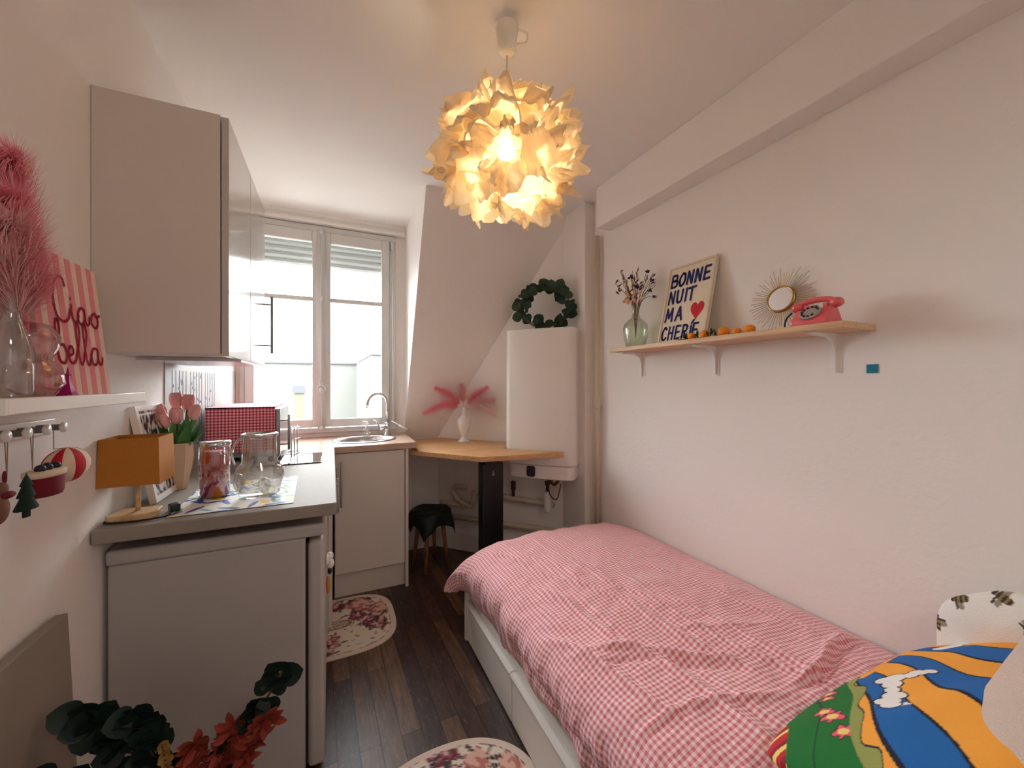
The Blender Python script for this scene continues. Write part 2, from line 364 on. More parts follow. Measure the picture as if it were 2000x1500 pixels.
# outside: pale buildings beyond the window
PALE = mat('pale_render', srgb(74,74,70), .9, var=.03, vscale=1)
ZINC = mat('zinc_grey', srgb(48,50,54), .8)
fac = thing('neighbour_building', (0,0,0), 'long low pale building with thin grey coping seen through window', 'building'); fb = B(); box(fb, (-9,8.9,-4), (.50,10.5,1.69)); obj('wall', fb, PALE, fac)
fb = B(); box(fb, (-9,8.85,1.69), (.51,10.55,1.73)); obj('coping', fb, ZINC, fac)
fac = thing('side_building', (0,0,0), 'taller pale building corner at right of window view', 'building')
fb = B(); prism(fb, [(.53,8.88),(.585,6.5),(3.2,6.5),(3.2,8.88)], 'z', -4, 1.74); obj('wall', fb, PALE, fac)
fb = B(); prism(fb, [(.515,8.9),(.57,6.46),(3.25,6.46),(3.25,8.9)], 'z', 1.74, 1.77); obj('coping', fb, ZINC, fac)
ch = thing('chimney', (-.40,6.2,0), 'small chimney with grey cap standing outside left window leaf', 'chimney')
obj('stack', box(B(), (-.06,-.06,-2), (.06,.06,1.16)), mat('chimney_render', srgb(64,62,50), .9), ch); obj('cap', box(B(), (-.08,-.08,1.16), (.08,.08,1.26)), ZINC, ch)

# ---------------------------------------------------------------- kitchen: worktops, cabinets, fridge
b = B(); prism(b, [(XL+.004,1.362),(.018,1.362),(.018,2.54),(XL+.004,2.54)], 'z', .882, .92)
wt = obj('worktop', b, COUNTER, bevel=.004); tag(wt, 'long grey laminate worktop along the left wall', 'worktop')
b = B(); bmesh.ops.create_circle  # sink worktop: slab with an oval hole
SC = Vector((.205, 2.80)); SRX, SRY = .200, .170
outer = [(XL+.004,2.542),(.496,2.542),(.512,YW-.004),(XL+.004,YW-.004)]
def ring_slab(bm, outer, c, rx, ry, z0, z1, n=48):
    inn = [(c.x+rx*cos(2*pi*i/n), c.y+ry*sin(2*pi*i/n)) for i in range(n)]
    def edgept(a):
        d = Vector((cos(a), sin(a))); best = None
        for i in range(len(outer)):
            p = Vector(outer[i]); q = Vector(outer[(i+1)%len(outer)]); e = q-p; den = d.x*e.y-d.y*e.x
            if abs(den) < 1e-9: continue
            w = p-c; t = (w.x*e.y-w.y*e.x)/den; s = (w.x*d.y-w.y*d.x)/den
            if t > 0 and -1e-6 <= s <= 1+1e-6 and (best is None or t < best): best = t
        return (c.x+d.x*best, c.y+d.y*best)
    angs = sorted([(2*pi*i/n) for i in range(n)] + [math.atan2(p[1]-c.y, p[0]-c.x) % (2*pi) for p in outer])
    N = len(angs); R = {}
    for z in (z0, z1):
        R[z] = ([bm.verts.new((c.x+rx*cos(a), c.y+ry*sin(a), z)) for a in angs], [bm.verts.new(edgept(a)+(z,)) for a in angs])
    for i in range(N):
        j = (i+1)%N
        for z in (z0, z1): bm.faces.new((R[z][0][i], R[z][1][i], R[z][1][j], R[z][0][j]))
        bm.faces.new((R[z0][1][i], R[z0][1][j], R[z1][1][j], R[z1][1][i])); bm.faces.new((R[z0][0][i], R[z0][0][j], R[z1][0][j], R[z1][0][i]))
ring_slab(b, outer, SC, SRX-.012, SRY-.012, .882, .92)
tag(obj('worktop', b, PINKWOOD), 'pinkish wood worktop under the window holding the round sink', 'worktop')
sk = thing('sink', (SC.x, SC.y, .92), 'round stainless steel sink below the window', 'sink')
b = B(); pr = [(SRX,.001),(SRX,.005),(SRX-.012,.007),(SRX-.022,.002),(SRX-.03,-.03),(SRX-.05,-.12),(SRX-.09,-.15),(.03,-.155),(0,-.156)]
lathe(b, pr, seg=56, sy=SRY/SRX, cap=False); obj('basin', b, STEEL, sk, smooth=True)
b = B(); lathe(b, [(0,-.150),(.03,-.150),(.032,-.154)], seg=24, cap=False); obj('drain', b, CHROME, sk, smooth=True)
fc = thing('faucet', (.372, 2.965, .92), 'chrome gooseneck kitchen tap behind the sink', 'tap')
b = B(); lathe(b, [(.026,0),(.026,.008),(.018,.012),(.018,.085),(.02,.09),(.014,.095),(0,.096)]); obj('tap_body', b, CHROME, fc, smooth=True)
b = B(); R_ = .068; pts = [(0,0,.08),(0,0,.20)] + [(-R_+R_*cos(a), -.0, .235+R_*sin(a)) for a in [i*pi/12 for i in range(0,13)]] + [(-2*R_-.006,0,.205)]
tube(b, pts, .011, 14); obj('spout', b, CHROME, fc, smooth=True)
b = B(); tube(b, [(0,0,.06),(-.055,-.015,.055)], .017, 14); tube(b, [(-.05,-.013,.06),(-.095,-.03,.115)], [.006,.004], 10); obj('lever', b, CHROME, fc, smooth=True)
sp = thing('soap_bottle', (.235, 2.985, .92), 'small clear soap pump bottle behind the sink', 'bottle')
b = B(); lathe(b, [(.022,0),(.024,.01),(.024,.05),(.012,.065),(.01,.075),(0,.075)]); obj('bottle_body', b, GLASSC, sp, smooth=True)
b = B(); lathe(b, [(.011,.075),(.011,.09),(.004,.09),(.004,.105),(0,.105)]); tube(b, [(0,0,.102),(-.03,0,.10)], .004); obj('pump', b, PLAST, sp, smooth=True)

# base cabinet under the sink
bc = thing('base_cabinet', (.02, 2.575, 0), 'white base cabinet with one door under the sink', 'cabinet')
b = B(); box(b, (0,.0,.15), (.425,.45,.878)); obj('body', b, CAB, bc)
b = B(); box(b, (.002,-.02,.155), (.405,-.001,.876)); d = obj('door', b, CAB, bc, bevel=.002)
b = B(); tube(b, [(.035,-.045,.56),(.035,-.045,.83)], .005, 10); tube(b, [(.035,-.045,.60),(.035,-.02,.60)], .004); tube(b, [(.035,-.045,.79),(.035,-.02,.79)], .004); obj('handle', b, SATIN, d, smooth=True)
b = B(); box(b, (.412,-.022,0), (.430,.46,.880)); obj('end_panel', b, CAB, bc, bevel=.001)
b = B(); box(b, (.0,.02,0), (.410,.035,.149)); obj('plinth', b, CAB, bc)
# base cabinet along the left wall beyond the fridge
bc = thing('base_cabinet', (XL+.02, 2.02, 0), 'white base cabinet beyond the fridge, seen edge-on', 'cabinet')
b = B(); box(b, (0,0,.10), (.53,1.03,.878)); obj('body', b, CAB, bc)
for k,(ya,yb) in enumerate(((.004,.26),(.266,.53))):
    b = B(); box(b, (.531,ya,.155), (.549,yb,.876)); d = obj('door', b, CAB, bc, bevel=.002)
    b = B(); yy = yb-.035; tube(b, [(.575,yy,.62),(.575,yy,.80)], .005, 10); tube(b, [(.549,yy,.65),(.575,yy,.65)], .004); tube(b, [(.549,yy,.77),(.575,yy,.77)], .004); obj('handle', b, SATIN, d, smooth=True)
b = B(); box(b, (.47,0,0), (.50,.53,.10)); obj('plinth', b, CAB, bc)

# under-counter fridge
fr = thing('refrigerator', (-.53, 1.425, 0), 'white under-counter fridge with its side to the camera', 'refrigerator')
b = B(); box(b, (-.022,0,.02), (.455,.56,.80)); obj('body', b, FRIDGE, fr, bevel=.006)
b = B(); box(b, (-.026,-.004,.80), (.512,.565,.842)); obj('top_panel', b, FRIDGE, fr, bevel=.01)
b = B(); box(b, (.462,.0,.05), (.512,.56,.785)); obj('door', b, FRIDGE, fr, bevel=.014)
b = B(); box(b, (.455,.01,.06), (.462,.55,.78)); obj('door_seal', b, DGREY, fr)
for x in (.04,.42):
    for y in (.04,.52): b = B(); lathe(b, [(.018,0),(.018,.02)], (x,y,0), 12); obj('foot', b, BLACK, fr)
# magnets on the fridge door
mg = thing('fridge_magnet', (-.016, 1.50, .70), 'tiny white figure magnet with dark feet on fridge door', 'magnet')
b = B(); ball(b, (.012,0,0), .013); ball(b, (.014,0,-.026), .016, .8,1,1.1); ball(b, (.012,.014,-.012), .006); ball(b, (.012,-.014,-.012), .006); obj('figure', b, PLAST, mg, smooth=True)
b = B(); ball(b, (.012,.007,-.05), .007,1,1,1.5); ball(b, (.012,-.007,-.05), .007,1,1,1.5); obj('feet', b, BLACK, mg, smooth=True)
b = B(); ball(b, (0,0,0), .02, .35, .8, 1.6); mg = obj('fridge_magnet', b, mat('orange_plastic', srgb(206,120,50), .5), smooth=True); mg.location = (-.009,1.50,.60); tag(mg, 'long orange magnet low on the fridge door', 'magnet')
b = B(); ball(b, (0,0,0), .017, .4, 1, 1); mg = obj('fridge_magnet', b, PLAST, smooth=True); mg.location = (-.011,1.455,.705); tag(mg, 'round white magnet at the near edge of fridge door', 'magnet')

# upper cabinet
uc = thing('upper_cabinet', (XL, 1.372, 1.383), 'tall glossy white wall cabinet beside the window', 'cabinet')
XF = -.268 - XL
b = B(); box(b, (.001,0,0), (XF-.021,.673,.687)); obj('body', b, CAB, uc, bevel=.001)
for ya, yb in ((.0,.334),(.338,.673)):
    b = B(); box(b, (XF-.018,ya,-.006), (XF,yb,.683)); d = obj('door', b, LACQ, uc, bevel=.0015)
    if ya > .1:
        b = B(); y = .634; tube(b, [(XF+.032,y,.045),(XF+.032,y,.295)], .006, 10); tube(b, [(XF,y,.08),(XF+.032,y,.08)], .004); tube(b, [(XF,y,.26),(XF+.032,y,.26)], .004); obj('handle', b, SATIN, d, smooth=True)
b = B(); box(b, (.02,.20,-.012), (XF-.005,.66,-.001)); obj('hood_visor', b, STEEL, uc)

# glossy splashback with blue-grey bars and flecks on the left wall
SPL = mat('splash_glass', srgb(176,174,172), .5, spec=.2)
SPLP = mat('splash_marks', srgb(120,128,150), .4)
b = B(); box(b, (XL+.0005,1.86,.925), (XL+.004,3.05,1.375)); 
spb = obj('splashback', b, SPL); tag(spb, 'glossy pale splashback panel on wall beneath the cabinet', 'splashback')
b = B(); rnd = random.Random(3)
for i in range(3):
    y = 1.93 + i*.22
    for k in range(5): box(b, (XL+.004,y+k*.04,1.02), (XL+.0052,y+k*.04+.003+.004*(k%2),1.35))
    for k in range(26): yy = y+.01+rnd.random()*.15; zz = 1.04+rnd.random()*.29; box(b, (XL+.004,yy,zz), (XL+.0052,yy+.006,zz+.012))
obj('bar_pattern', b, SPLP, spb)

# hob
b = B(); box(b, (-.33,2.075,.9205), (-.042,2.357,.926)); hob = obj('hob', b, BLKGL, bevel=.002); tag(hob, 'black glass hob set in the worktop, mirroring the window', 'hob')

# microwave under a red gingham cloth
mw = thing('microwave', (-.535, 2.255, .94), 'steel microwave under a red gingham cloth', 'microwave')
b = B(); box(b, (.02,.0,0), (.285,.42,.235)); obj('body', b, STEEL, mw, bevel=.004)
b = B(); box(b, (.286,.0,.005), (.305,.42,.232)); obj('door', b, mat('microwave_door', srgb(150,150,152), .2, .6), mw, bevel=.003)
b = B(); tube(b, [(.34,.04,.02),(.34,.04,.20)], .006, 10); tube(b, [(.30,.04,.05),(.34,.04,.05)], .004); tube(b, [(.30,.04,.17),(.34,.04,.17)], .004); obj('handle', b, SATIN, mw, smooth=True)
for x in (.05,.26):
    for y in (.04,.38): obj('foot', lathe(B(), [(.012,-.018),(.012,0)], (x,y,0), 10), BLACK, mw)
b = B(); box(b, (.004,-.008,.03), (.284,-.003,.243), mi=0); box(b, (.004,-.008,.238), (.284,.43,.2435), mi=1); box(b, (.006,.424,.05),(.284,.43,.24), mi=0)
cl = obj('gingham_cloth', b, [GINGR, GINGT]); cl.location = mw.location; tag(cl, 'red and white gingham cloth draped over the microwave', 'cloth')
# small wire rack in front of it
b = B()
for k in range(3): tube(b, [(-.19+k*.012,2.36+k*.03,.925),(-.19+k*.012,2.36+k*.03,1.07)], .003)
for z in (.94,1.0,1.06): tube(b, [(-.20,2.34,z),(-.155,2.44,z)], .0025)
tube(b, [(-.20,2.34,.9225),(-.155,2.44,.9225)], .003)
tag(obj('wire_rack', b, STEEL, smooth=True), 'small steel wire rack beside the microwave door', 'rack')

# ---------------------------------------------------------------- things on the worktop
pm = B(); Mx = Matrix.Translation((-.27,1.61,.9205)) @ Matrix.Rotation(radians(2), 4, 'Z')
grid(pm, 110, 130, lambda u, v: Mx @ Vector((-.155+.31*u, -.20+.40*v, .0015)))
pmo = obj('placemat', pm, attr_mat('placemat_print', .6)); tag(pmo, 'placemat printed with lemons and blue leaves under the jars', 'placemat')
rnd = random.Random(11); spots = [(rnd.uniform(-.44,-.10), rnd.uniform(1.40,1.83), rnd.uniform(0,pi), rnd.choice((0,0,1,1,2,3))) for _ in range(95)]
def lemon_print(i, co):
    col = srgb(236,236,232)
    for x, y, a, k in spots:
        dx, dy = co.x-x, co.y-y; u = dx*cos(a)+dy*sin(a); v = -dx*sin(a)+dy*cos(a)
        L_, W_ = ((.034,.008),(.026,.007),(.022,.014),(.02,.006))[k]
        if (u/L_)**2+(v/W_)**2 < 1: col = (srgb(52,78,168), srgb(84,132,60), srgb(240,196,40), srgb(90,170,190))[k]
    return col
paint(pmo, lemon_print)

j = thing('glass_jar', (-.352,1.60,.9225), 'straight glass jar filled with something red, metal lid', 'jar')
b = B(); lathe(b, [(.030,.003),(.043,.006),(.043,.165),(.040,.170)], seg=36, cap=False); lathe(b, [(0,.003),(.03,.003)], seg=36, cap=False); obj('jar_body', b, GLASSC, j, smooth=True)
b = B(); lathe(b, [(0,.006),(.038,.006),(.0395,.02),(.0395,.140),(.03,.150),(0,.148)], seg=30); obj('contents', b, mat('red_sweets', srgb(196,62,66), .6, bump=.6, bscale=120, var=.3, vscale=60), j, smooth=True)
b = B(); lathe(b, [(.044,.168),(.046,.170),(.046,.182),(.040,.185),(0,.185)], seg=36); obj('lid', b, CHROME, j, smooth=True)
j = thing('glass_jar', (-.215,1.535,.9225), 'large embossed clear glass jar with bulging base and wide metal rim', 'jar')
b = B()
def emb(a, z): return 1 + (.10*max(0, cos(a*2-.6))**3 + .02*sin(a*9+z*80))*max(0, 1-abs(z-.07)/.07)
pr = [(0,.004),(.045,.004),(.058,.012),(.060,.04),(.066,.07),(.062,.10),(.050,.118),(.049,.15),(.048,.195),(.050,.205)]
lathe(b, pr, seg=56, cap=False, mod=emb); ball(b, (.055,-.03,.085), .018, .8,.8,1.2); ball(b, (-.052,-.035,.06), .02, .8,.8,1.4); ball(b, (.02,-.058,.05), .018, 1,.6,1.3)
obj('jar_body', b, GLASSC, j, smooth=True)
b = B(); lathe(b, [(.049,.200),(.053,.202),(.053,.210),(.046,.212),(.044,.206)], seg=44, cap=False); obj('rim', b, CHROME, j, smooth=True)
b = B(); tube(b, spline([(-.045,.0,.20),(-.065,0,.185),(-.078,.0,.15),(-.07,.0,.11)],6), .004, 8); obj('clasp', b, CHROME, j, smooth=True)

# tulip vase
vz = thing('flower_vase', (-.495,1.78,.9205), 'beige faceted vase holding pale pink tulips', 'vase')
b = B(); lathe(b, [(0,.0),(.022,.0),(.032,.05),(.042,.11),(.040,.165),(.036,.165),(.036,.12),(.028,.06),(0,.05)], seg=7); obj('vase_body', b, mat('beige_ceramic', srgb(204,176,148), .4), vz)
tul = None
hd = [(-.050,-.01,.275),(-.012,.01,.315),(.024,.005,.308),(.045,-.01,.272),(-.035,-.035,.245),(.0,-.03,.262)]
TUL = mat('tulip_petal', srgb(236,170,168), .6, var=.1, vscale=40)
for k, h in enumerate(hd):
    names = ('lowest left','tallest','upper right','far right','front left','front centre')
    t = thing('tulip', (vz.location.x, vz.location.y, vz.location.z+.10), 'pale pink tulip, %s bloom of the bunch in beige vase'%names[k], 'tulip', group='tulips in the beige vase')
    hv = Vector((h[0],h[1],h[2]-.10)); b = B(); dr = hv.normalized()
    Mh = Matrix.Translation(hv) @ dr.to_track_quat('Z','Y').to_matrix().to_4x4()
    for q in range(6):
        a = q*pi/3; rr = .014 if q%2 else .017
        Mp = Mh @ Matrix.Rotation(a, 4, 'Z') @ Matrix.Translation((rr*.55,0,.002)) @ Matrix.Rotation(radians(6), 4, 'Y') @ Matrix.Diagonal((.010,.016,.029,1))
        bmesh.ops.create_uvsphere(b, u_segments=10, v_segments=8, radius=1, matrix=Mp)
    obj('bloom', b, TUL, t, smooth=True)
    b = B(); tube(b, spline([(h[0]*.15,h[1]*.15,-.05),(h[0]*.35,h[1]*.3,.05),tuple(hv-dr*.02)],6), .003, 7); obj('stem', b, STEM, t, smooth=True)
    b = B(); a = k*1.05; leaf(b, (0,0,0), (cos(a)*.35+h[0]*2, sin(a)*.3, 1), (cos(a),sin(a),.2), .042, .16+.01*(k%3), cup=.10, point=1); leaf(b, (0,0,0), (cos(a+2)*.5, sin(a+2)*.3, 1), (cos(a+2),sin(a+2),.2), .036, .15, cup=.15, point=1)
    obj('leaves', b, mat('tulip_leaf', srgb(64,112,54), .5, var=.25, vscale=20), t, smooth=True)

# table lamp
tl = thing('table_lamp', (-.497,1.455,.9205), 'small table lamp with square mustard fabric shade and pine base', 'lamp')
b = B(); prism(b, [(-.06,-.03),(-.045,-.045),(.03,-.045),(.05,-.02),(.045,.03),(-.04,.04)], 'z', 0, .018); obj('base', b, PINE, tl, bevel=.002)
b = B(); tube(b, [(0,0,.017),(0,0,.12)], .006, 12); obj('stem', b, PINE, tl, smooth=True)
b = B(); w1, w2 = .066, .062
def sq(w, z): return [b.verts.new((x*w,y*w*.9,z)) for x,y in ((-1,-1),(1,-1),(1,1),(-1,1))]
A = sq(w1,.10); Bq = sq(w2,.228); A2 = sq(w1-.002,.10); B2 = sq(w2-.002,.228)
for i in range(4):
    k = (i+1)%4; b.faces.new((A[i],A[k],Bq[k],Bq[i])); b.faces.new((A2[i],A2[k],B2[k],B2[i])); b.faces.new((A[i],A[k],A2[k],A2[i])); b.faces.new((Bq[i],Bq[k],B2[k],B2[i]))
obj('lamp_shade', b, MUST, tl)
b = B(); tube(b, spline([(-.05,.0,.004),(-.055,-.045,.004),(0,-.06,.004),(.06,-.05,.004),(.075,-.02,.004)],8), .0025, 7); obj('cord', b, BLACK, tl, smooth=True)
b = B(); box(b, (-.012,-.016,0), (.012,.016,.022)); o = obj('power_plug', b, mat('dark_plastic', srgb(44,46,44), .3), bevel=.004); o.location = (-.422,1.475,.9205); o.rotation_euler = (0,0,.5); tag(o, 'small dark plug lying beside the lamp base', 'plug')

# photo frame
PF = thing('photo_frame', (-.505,1.685,.921), 'tall white photo frame with black and white pictures leaning on wall', 'picture frame')
T_ = Matrix.Rotation(radians(-10), 4, 'Y')
b = B()
for a, c in (((-.009,-.10,0),(.009,-.082,.31)),((-.009,.082,0),(.009,.10,.31)),((-.009,-.082,0),(.009,.082,.018)),((-.009,-.082,.292),(.009,.082,.31))): box(b, a, c, T_)
obj('frame', b, WHITE, PF)
b = B(); grid(b, 50, 90, lambda u, v: T_ @ Vector((.004,-.082+.164*u,.018+.274*v))); ph = obj('photos', b, attr_mat('photo_print', .25), PF)
def phot(i, co):
    n = noise.noise(Vector((co.y*60+3, co.z*40, 1))); g = .5+.9*n
    if (co.z*1000) % 92 < 6: return srgb(235,235,235)
    return srgb(*( [40,34,34] if g < .42 else [150,146,142] if g < .62 else [222,220,216]))
paint(ph, phot)
# bread bag beside the microwave
b = B(); ball(b, (0,0,.05), .05, .6, .8, 1, 18, 12)
for v in b.verts: v.co += Vector((1,1,1))*.008*noise.noise(v.co*40)
o = obj('snack_bag', b, mat('maroon_bag', srgb(96,52,56), .3, var=.4, vscale=60), smooth=True); o.location = (-.42,2.05,.921); tag(o, 'dark maroon snack bag between vase and microwave', 'bag')

# ---------------------------------------------------------------- left picture ledge and its things
sh = thing('picture_ledge', (XL, .87, 1.25), 'white picture ledge on the left wall beneath the cabinet', 'shelf')
b = B(); box(b, (.001,0,.003), (.108,.488,.018)); obj('shelf_board', b, WHITE, sh)
b = B(); box(b, (.101,0,.0), (.113,.49,.026)); obj('front_lip', b, WHITE, sh, bevel=.002)
b = B(); box(b, (.001,-.004,0), (.113,.0,.026)); obj('end_cap', b, WHITE, sh)
b = B(); box(b, (.001,0,.018), (.012,.488,.05)); obj('back_strip', b, WHITE, sh)
ZS = 1.2685
cv = thing('canvas_print', (-.505,1.205,ZS), 'pink striped canvas lettered Ciao bella on the picture ledge', 'picture')
Tc = Matrix.Rotation(radians(-6), 4, 'Y')
b = B(); box(b, (-.018,-.125,0), (-.001,.125,.31), Tc); obj('canvas', b, mat('canvas_white', srgb(240,214,204), .9, bump=.2, bscale=600), cv)
b = B()
for k in range(6):
    y = -.125+.021+k*.0417-.0208; box(b, (-.001,y,0), (-.0004,y+.0208,.31), Tc)
obj('stripes', b, mat('stripe_pink', srgb(232,150,158), .9, bump=.2, bscale=600), cv)
def TC(x, y, h): return Tc @ Vector((h, x-.125, y))
b = B()
def wr(pts, ox, oy, s): stroke(b, [(ox+p[0]*s, oy+p[1]*s) for p in pts], .0066, TC, .0008)
s_ = .10
wr([(.62,.86),(.58,1.0),(.42,1.02),(.22,.8),(.14,.45),(.2,.1),(.42,0),(.62,.1),(.72,.32)], .05,.165,s_*.95)      # C
wr([(.0,.5),(-.02,.2),(.05,.04),(.2,.05),(.3,.25)], .125,.167,s_*.8); wr([(0,.66),(.0,.68)], .125,.167,s_*.8)     # i
wr([(.42,.5),(.2,.52),(.02,.3),(.04,.06),(.2,.0),(.38,.2),(.42,.5),(.4,.2),(.46,.03),(.6,.08),(.68,.3)], .145,.167,s_*.72)  # a
wr([(.3,.5),(.1,.4),(.02,.15),(.2,.0),(.4,.12),(.42,.36),(.28,.5),(.36,.38),(.58,.46)], .198,.166,s_*.72)       # o
oy = .075
wr([(.0,.3),(.2,.75),(.22,1.02),(.12,1.06),(.06,.8),(.04,.3),(.1,.04),(.28,.0),(.4,.2),(.34,.44),(.14,.44)], .05,oy,s_*.85)  # b
wr([(.0,.2),(.26,.3),(.24,.48),(.1,.46),(.02,.25),(.1,.02),(.3,.04),(.44,.26)], .088,oy,s_*.75)
wr([(.0,.26),(.22,.75),(.22,1.04),(.12,1.06),(.08,.7),(.1,.1),(.2,.0),(.34,.24)], .122,oy,s_*.85)
wr([(.0,.26),(.22,.75),(.22,1.04),(.12,1.06),(.08,.7),(.1,.1),(.2,.0),(.34,.24)], .150,oy,s_*.85)
wr([(.42,.5),(.2,.52),(.02,.3),(.04,.06),(.2,.0),(.38,.2),(.42,.5),(.4,.2),(.46,.03),(.6,.08),(.66,.24)], .178,oy,s_*.75)
obj('lettering', b, ROSEINK, cv)
bt = thing('glass_bottle', (-.505,.985,ZS), 'clear textured glass bottle at the near end of ledge', 'bottle')
b = B(); lathe(b, [(0,.002),(.024,.002),(.026,.01),(.026,.085),(.018,.12),(.009,.15),(.009,.185),(.011,.19)], seg=30, cap=False, mod=lambda a,z: 1+.03*sin(a*8+z*200)); obj('bottle_body', b, GLASSC, bt, smooth=True)
pv = thing('round_vase', (-.515,1.045,ZS), 'round pink glass vase holding tall pink pampas', 'vase')
b = B(); lathe(b, [(0,.002),(.03,.004),(.048,.03),(.044,.06),(.030,.076),(.040,.10),(.042,.12),(.03,.14),(.02,.145)], seg=36, cap=False); obj('vase_body', b, GLASSP, pv, smooth=True)
for k,(tip, mid, m_, sd) in enumerate((((.0,-.03,.42),(.0,.0,.26),PINKG,3), ((.02,-.07,.34),(.01,-.03,.22),PINKG,4), ((.03,-.10,.29),(.01,-.05,.2),PINKL,5))):
    p = thing('pampas_plume', tuple(pv.location), ('tall deep pink pampas plume curving over the ledge','pink pampas plume leaning towards camera over the ledge','pale pink pampas plume lowest in round vase')[k], 'dried flower', group='pampas in the round pink vase')
    b = B(); tube(b, spline([(0,0,.01),(0,0,.12),mid],6), .0018, 6); obj('stem', b, PINKG, p)
    b = B(); mid2 = Vector(mid)*.72; t_ = Vector(tip); plume(b, [mid2, Vector(mid), t_, t_+Vector((0,-.03,-.02))], .08, .050, 1900, sd, .4); obj('plume', b, m_, p)
et = B(); z0 = 0
for a_, w in ((0,.016),(.006,.0135),(.012,.009),(.02,.006),(.035,.0035),(.052,.002),(.062,.0006)): pass
prof = [(0,.016),(.008,.0115),(.014,.0085),(.02,.0065),(.032,.004),(.046,.0028),(.047,.004),(.049,.004),(.050,.002),(.058,.0012),(.064,.0004)]
rings = [[et.verts.new((sx*w, sy*w, z)) for sx, sy in ((-1,-1),(1,-1),(1,1),(-1,1))] for z, w in prof]
for q in range(len(rings)-1):
    for i in range(4): et.faces.new((rings[q][i], rings[q][(i+1)%4], rings[q+1][(i+1)%4], rings[q+1][i]))
et.faces.new(rings[0])
o = obj('tower_figurine', et, FUCH); o.location = (-.485,1.10,ZS); tag(o, 'tiny fuchsia lattice tower figurine in front of striped canvas', 'figurine')

# peg rail below the ledge
pr_ = thing('peg_rail', (XL, .85, 1.19), 'pale rail of four pegs below the picture ledge', 'peg rail')
b = B(); box(b, (.0005,0,.0), (.010,.36,.032)); obj('rail', b, WHITE, pr_, bevel=.002)
for y in (.138,.191,.246,.299):
    b = B(); tube(b, [(.009,y,.016),(.045,y,.017)], .0065, 12); o = obj('peg', b, GREY, pr_, smooth=True)
    b = B(); Mq = Matrix.Rotation(radians(90), 4, 'Y'); lathe(b, [(.0065,0),(.0105,.003),(.0105,.007),(0,.008)], (.045,y,.017), 16, M=Mq); obj('peg_cap', b, WHITE, o, smooth=True)
def hang(bm, y, top, bot, x=-.525):
    tube(bm, [(x,y-.004,top),(x+.001,y,bot)], .0008, 5); tube(bm, [(x,y+.004,top),(x+.001,y,bot)], .0008, 5); tube(bm, spline([(x,y-.004,top),(x,y-.002,top+.008),(x,y+.003,top+.008),(x,y+.004,top)],4), .001, 5)
o = thing('balloon_ornament', (-.505,1.142,1.128), 'red and cream striped felt balloon hanging from rail', 'ornament')
b = B(); bmesh.ops.create_uvsphere(b, u_segments=48, v_segments=20, radius=1, matrix=Matrix.Diagonal((.030,.058,.036,1)))
for f in b.faces:
    c = f.calc_center_median(); a = math.atan2(c.x/.030, c.y/.058); f.material_index = int((a+pi)/(pi/6)) % 2
obj('balloon', b, [FELTC, RED], o, smooth=True)
b = B(); tube(b, [(-.02,0,.034),(-.02,0,.085)], .0008, 5); tube(b, [(-.02,0,.034),(0,0,.036)], .0008, 5); obj('string', b, STRING, o)
o = thing('cake_ornament', (-.500,1.062,1.085), 'dark red felt basket ornament with cream rim and dark berries', 'ornament')
b = B(); lathe(b, [(0,0),(.034,0),(.037,.006),(.039,.036),(.036,.04),(0,.04)], seg=28, sx=.6); obj('basket', b, DRED, o, smooth=True)
b = B(); lathe(b, [(.037,.036),(.042,.038),(.042,.046),(.036,.048),(0,.048)], seg=28, sx=.6, mod=lambda a,z: 1+.03*sin(a*14)); obj('rim', b, FELTC, o, smooth=True)
b = B(); [ball(b, (x,y,.052), .008) for x, y in ((0,-.014),(.003,0),(-.003,.012),(.005,.02))]; obj('berries', b, mat('dark_berry', srgb(30,26,44), .5), o, smooth=True)
b = B(); hang(b, 0, .122, .05, -.018); obj('string', b, STRING, o)
o = thing('tree_ornament', (-.492,.995,1.062), 'dark green felt tree ornament hanging from rail', 'ornament')
b = B(); lathe(b, [(0,.0),(.008,.0),(.008,.012),(.024,.014),(.012,.034),(.018,.036),(.009,.054),(.013,.056),(.0,.078)], seg=20, sx=.5, mod=lambda a,z: 1+.05*sin(a*7)); obj('tree', b, FELTG, o, smooth=True)
b = B(); hang(b, 0, .145, .074, -.025); obj('string', b, STRING, o)
o = thing('reindeer_ornament', (-.50,.945,1.09), 'brown felt ornament with red bow at the frame edge', 'ornament')
b = B(); ball(b, (0,0,.0), .018, .6,1,1.4); ball(b, (0,.006,.032), .012, .6,1,1); obj('body', b, mat('brown_felt', srgb(120,84,66), .95), o, smooth=True)
b = B(); ball(b, (.008,.008,.022), .006,1,2.2,1); ball(b, (0,-.002,.05), .003,1,1,4); ball(b, (0,.014,.05), .003,1,1,4); obj('bow', b, DRED, o, smooth=True)
b = B(); hang(b, .006, .118, .04, -.022); obj('string', b, STRING, o)

# leaning panel at lower left and floor bouquet
b = B(); Tp = Matrix.Translation((-.500,0,.002)) @ Matrix.Rotation(radians(-2.5), 4, 'Y'); box(b, (-.022,.55,0), (0,1.213,.785), Tp)
o = obj('leaning_panel', b, mat('grey_panel', srgb(150,138,126), .6, bump=.2, bscale=400), bevel=.002); tag(o, 'grey rectangular panel leaning on the left wall', 'panel')

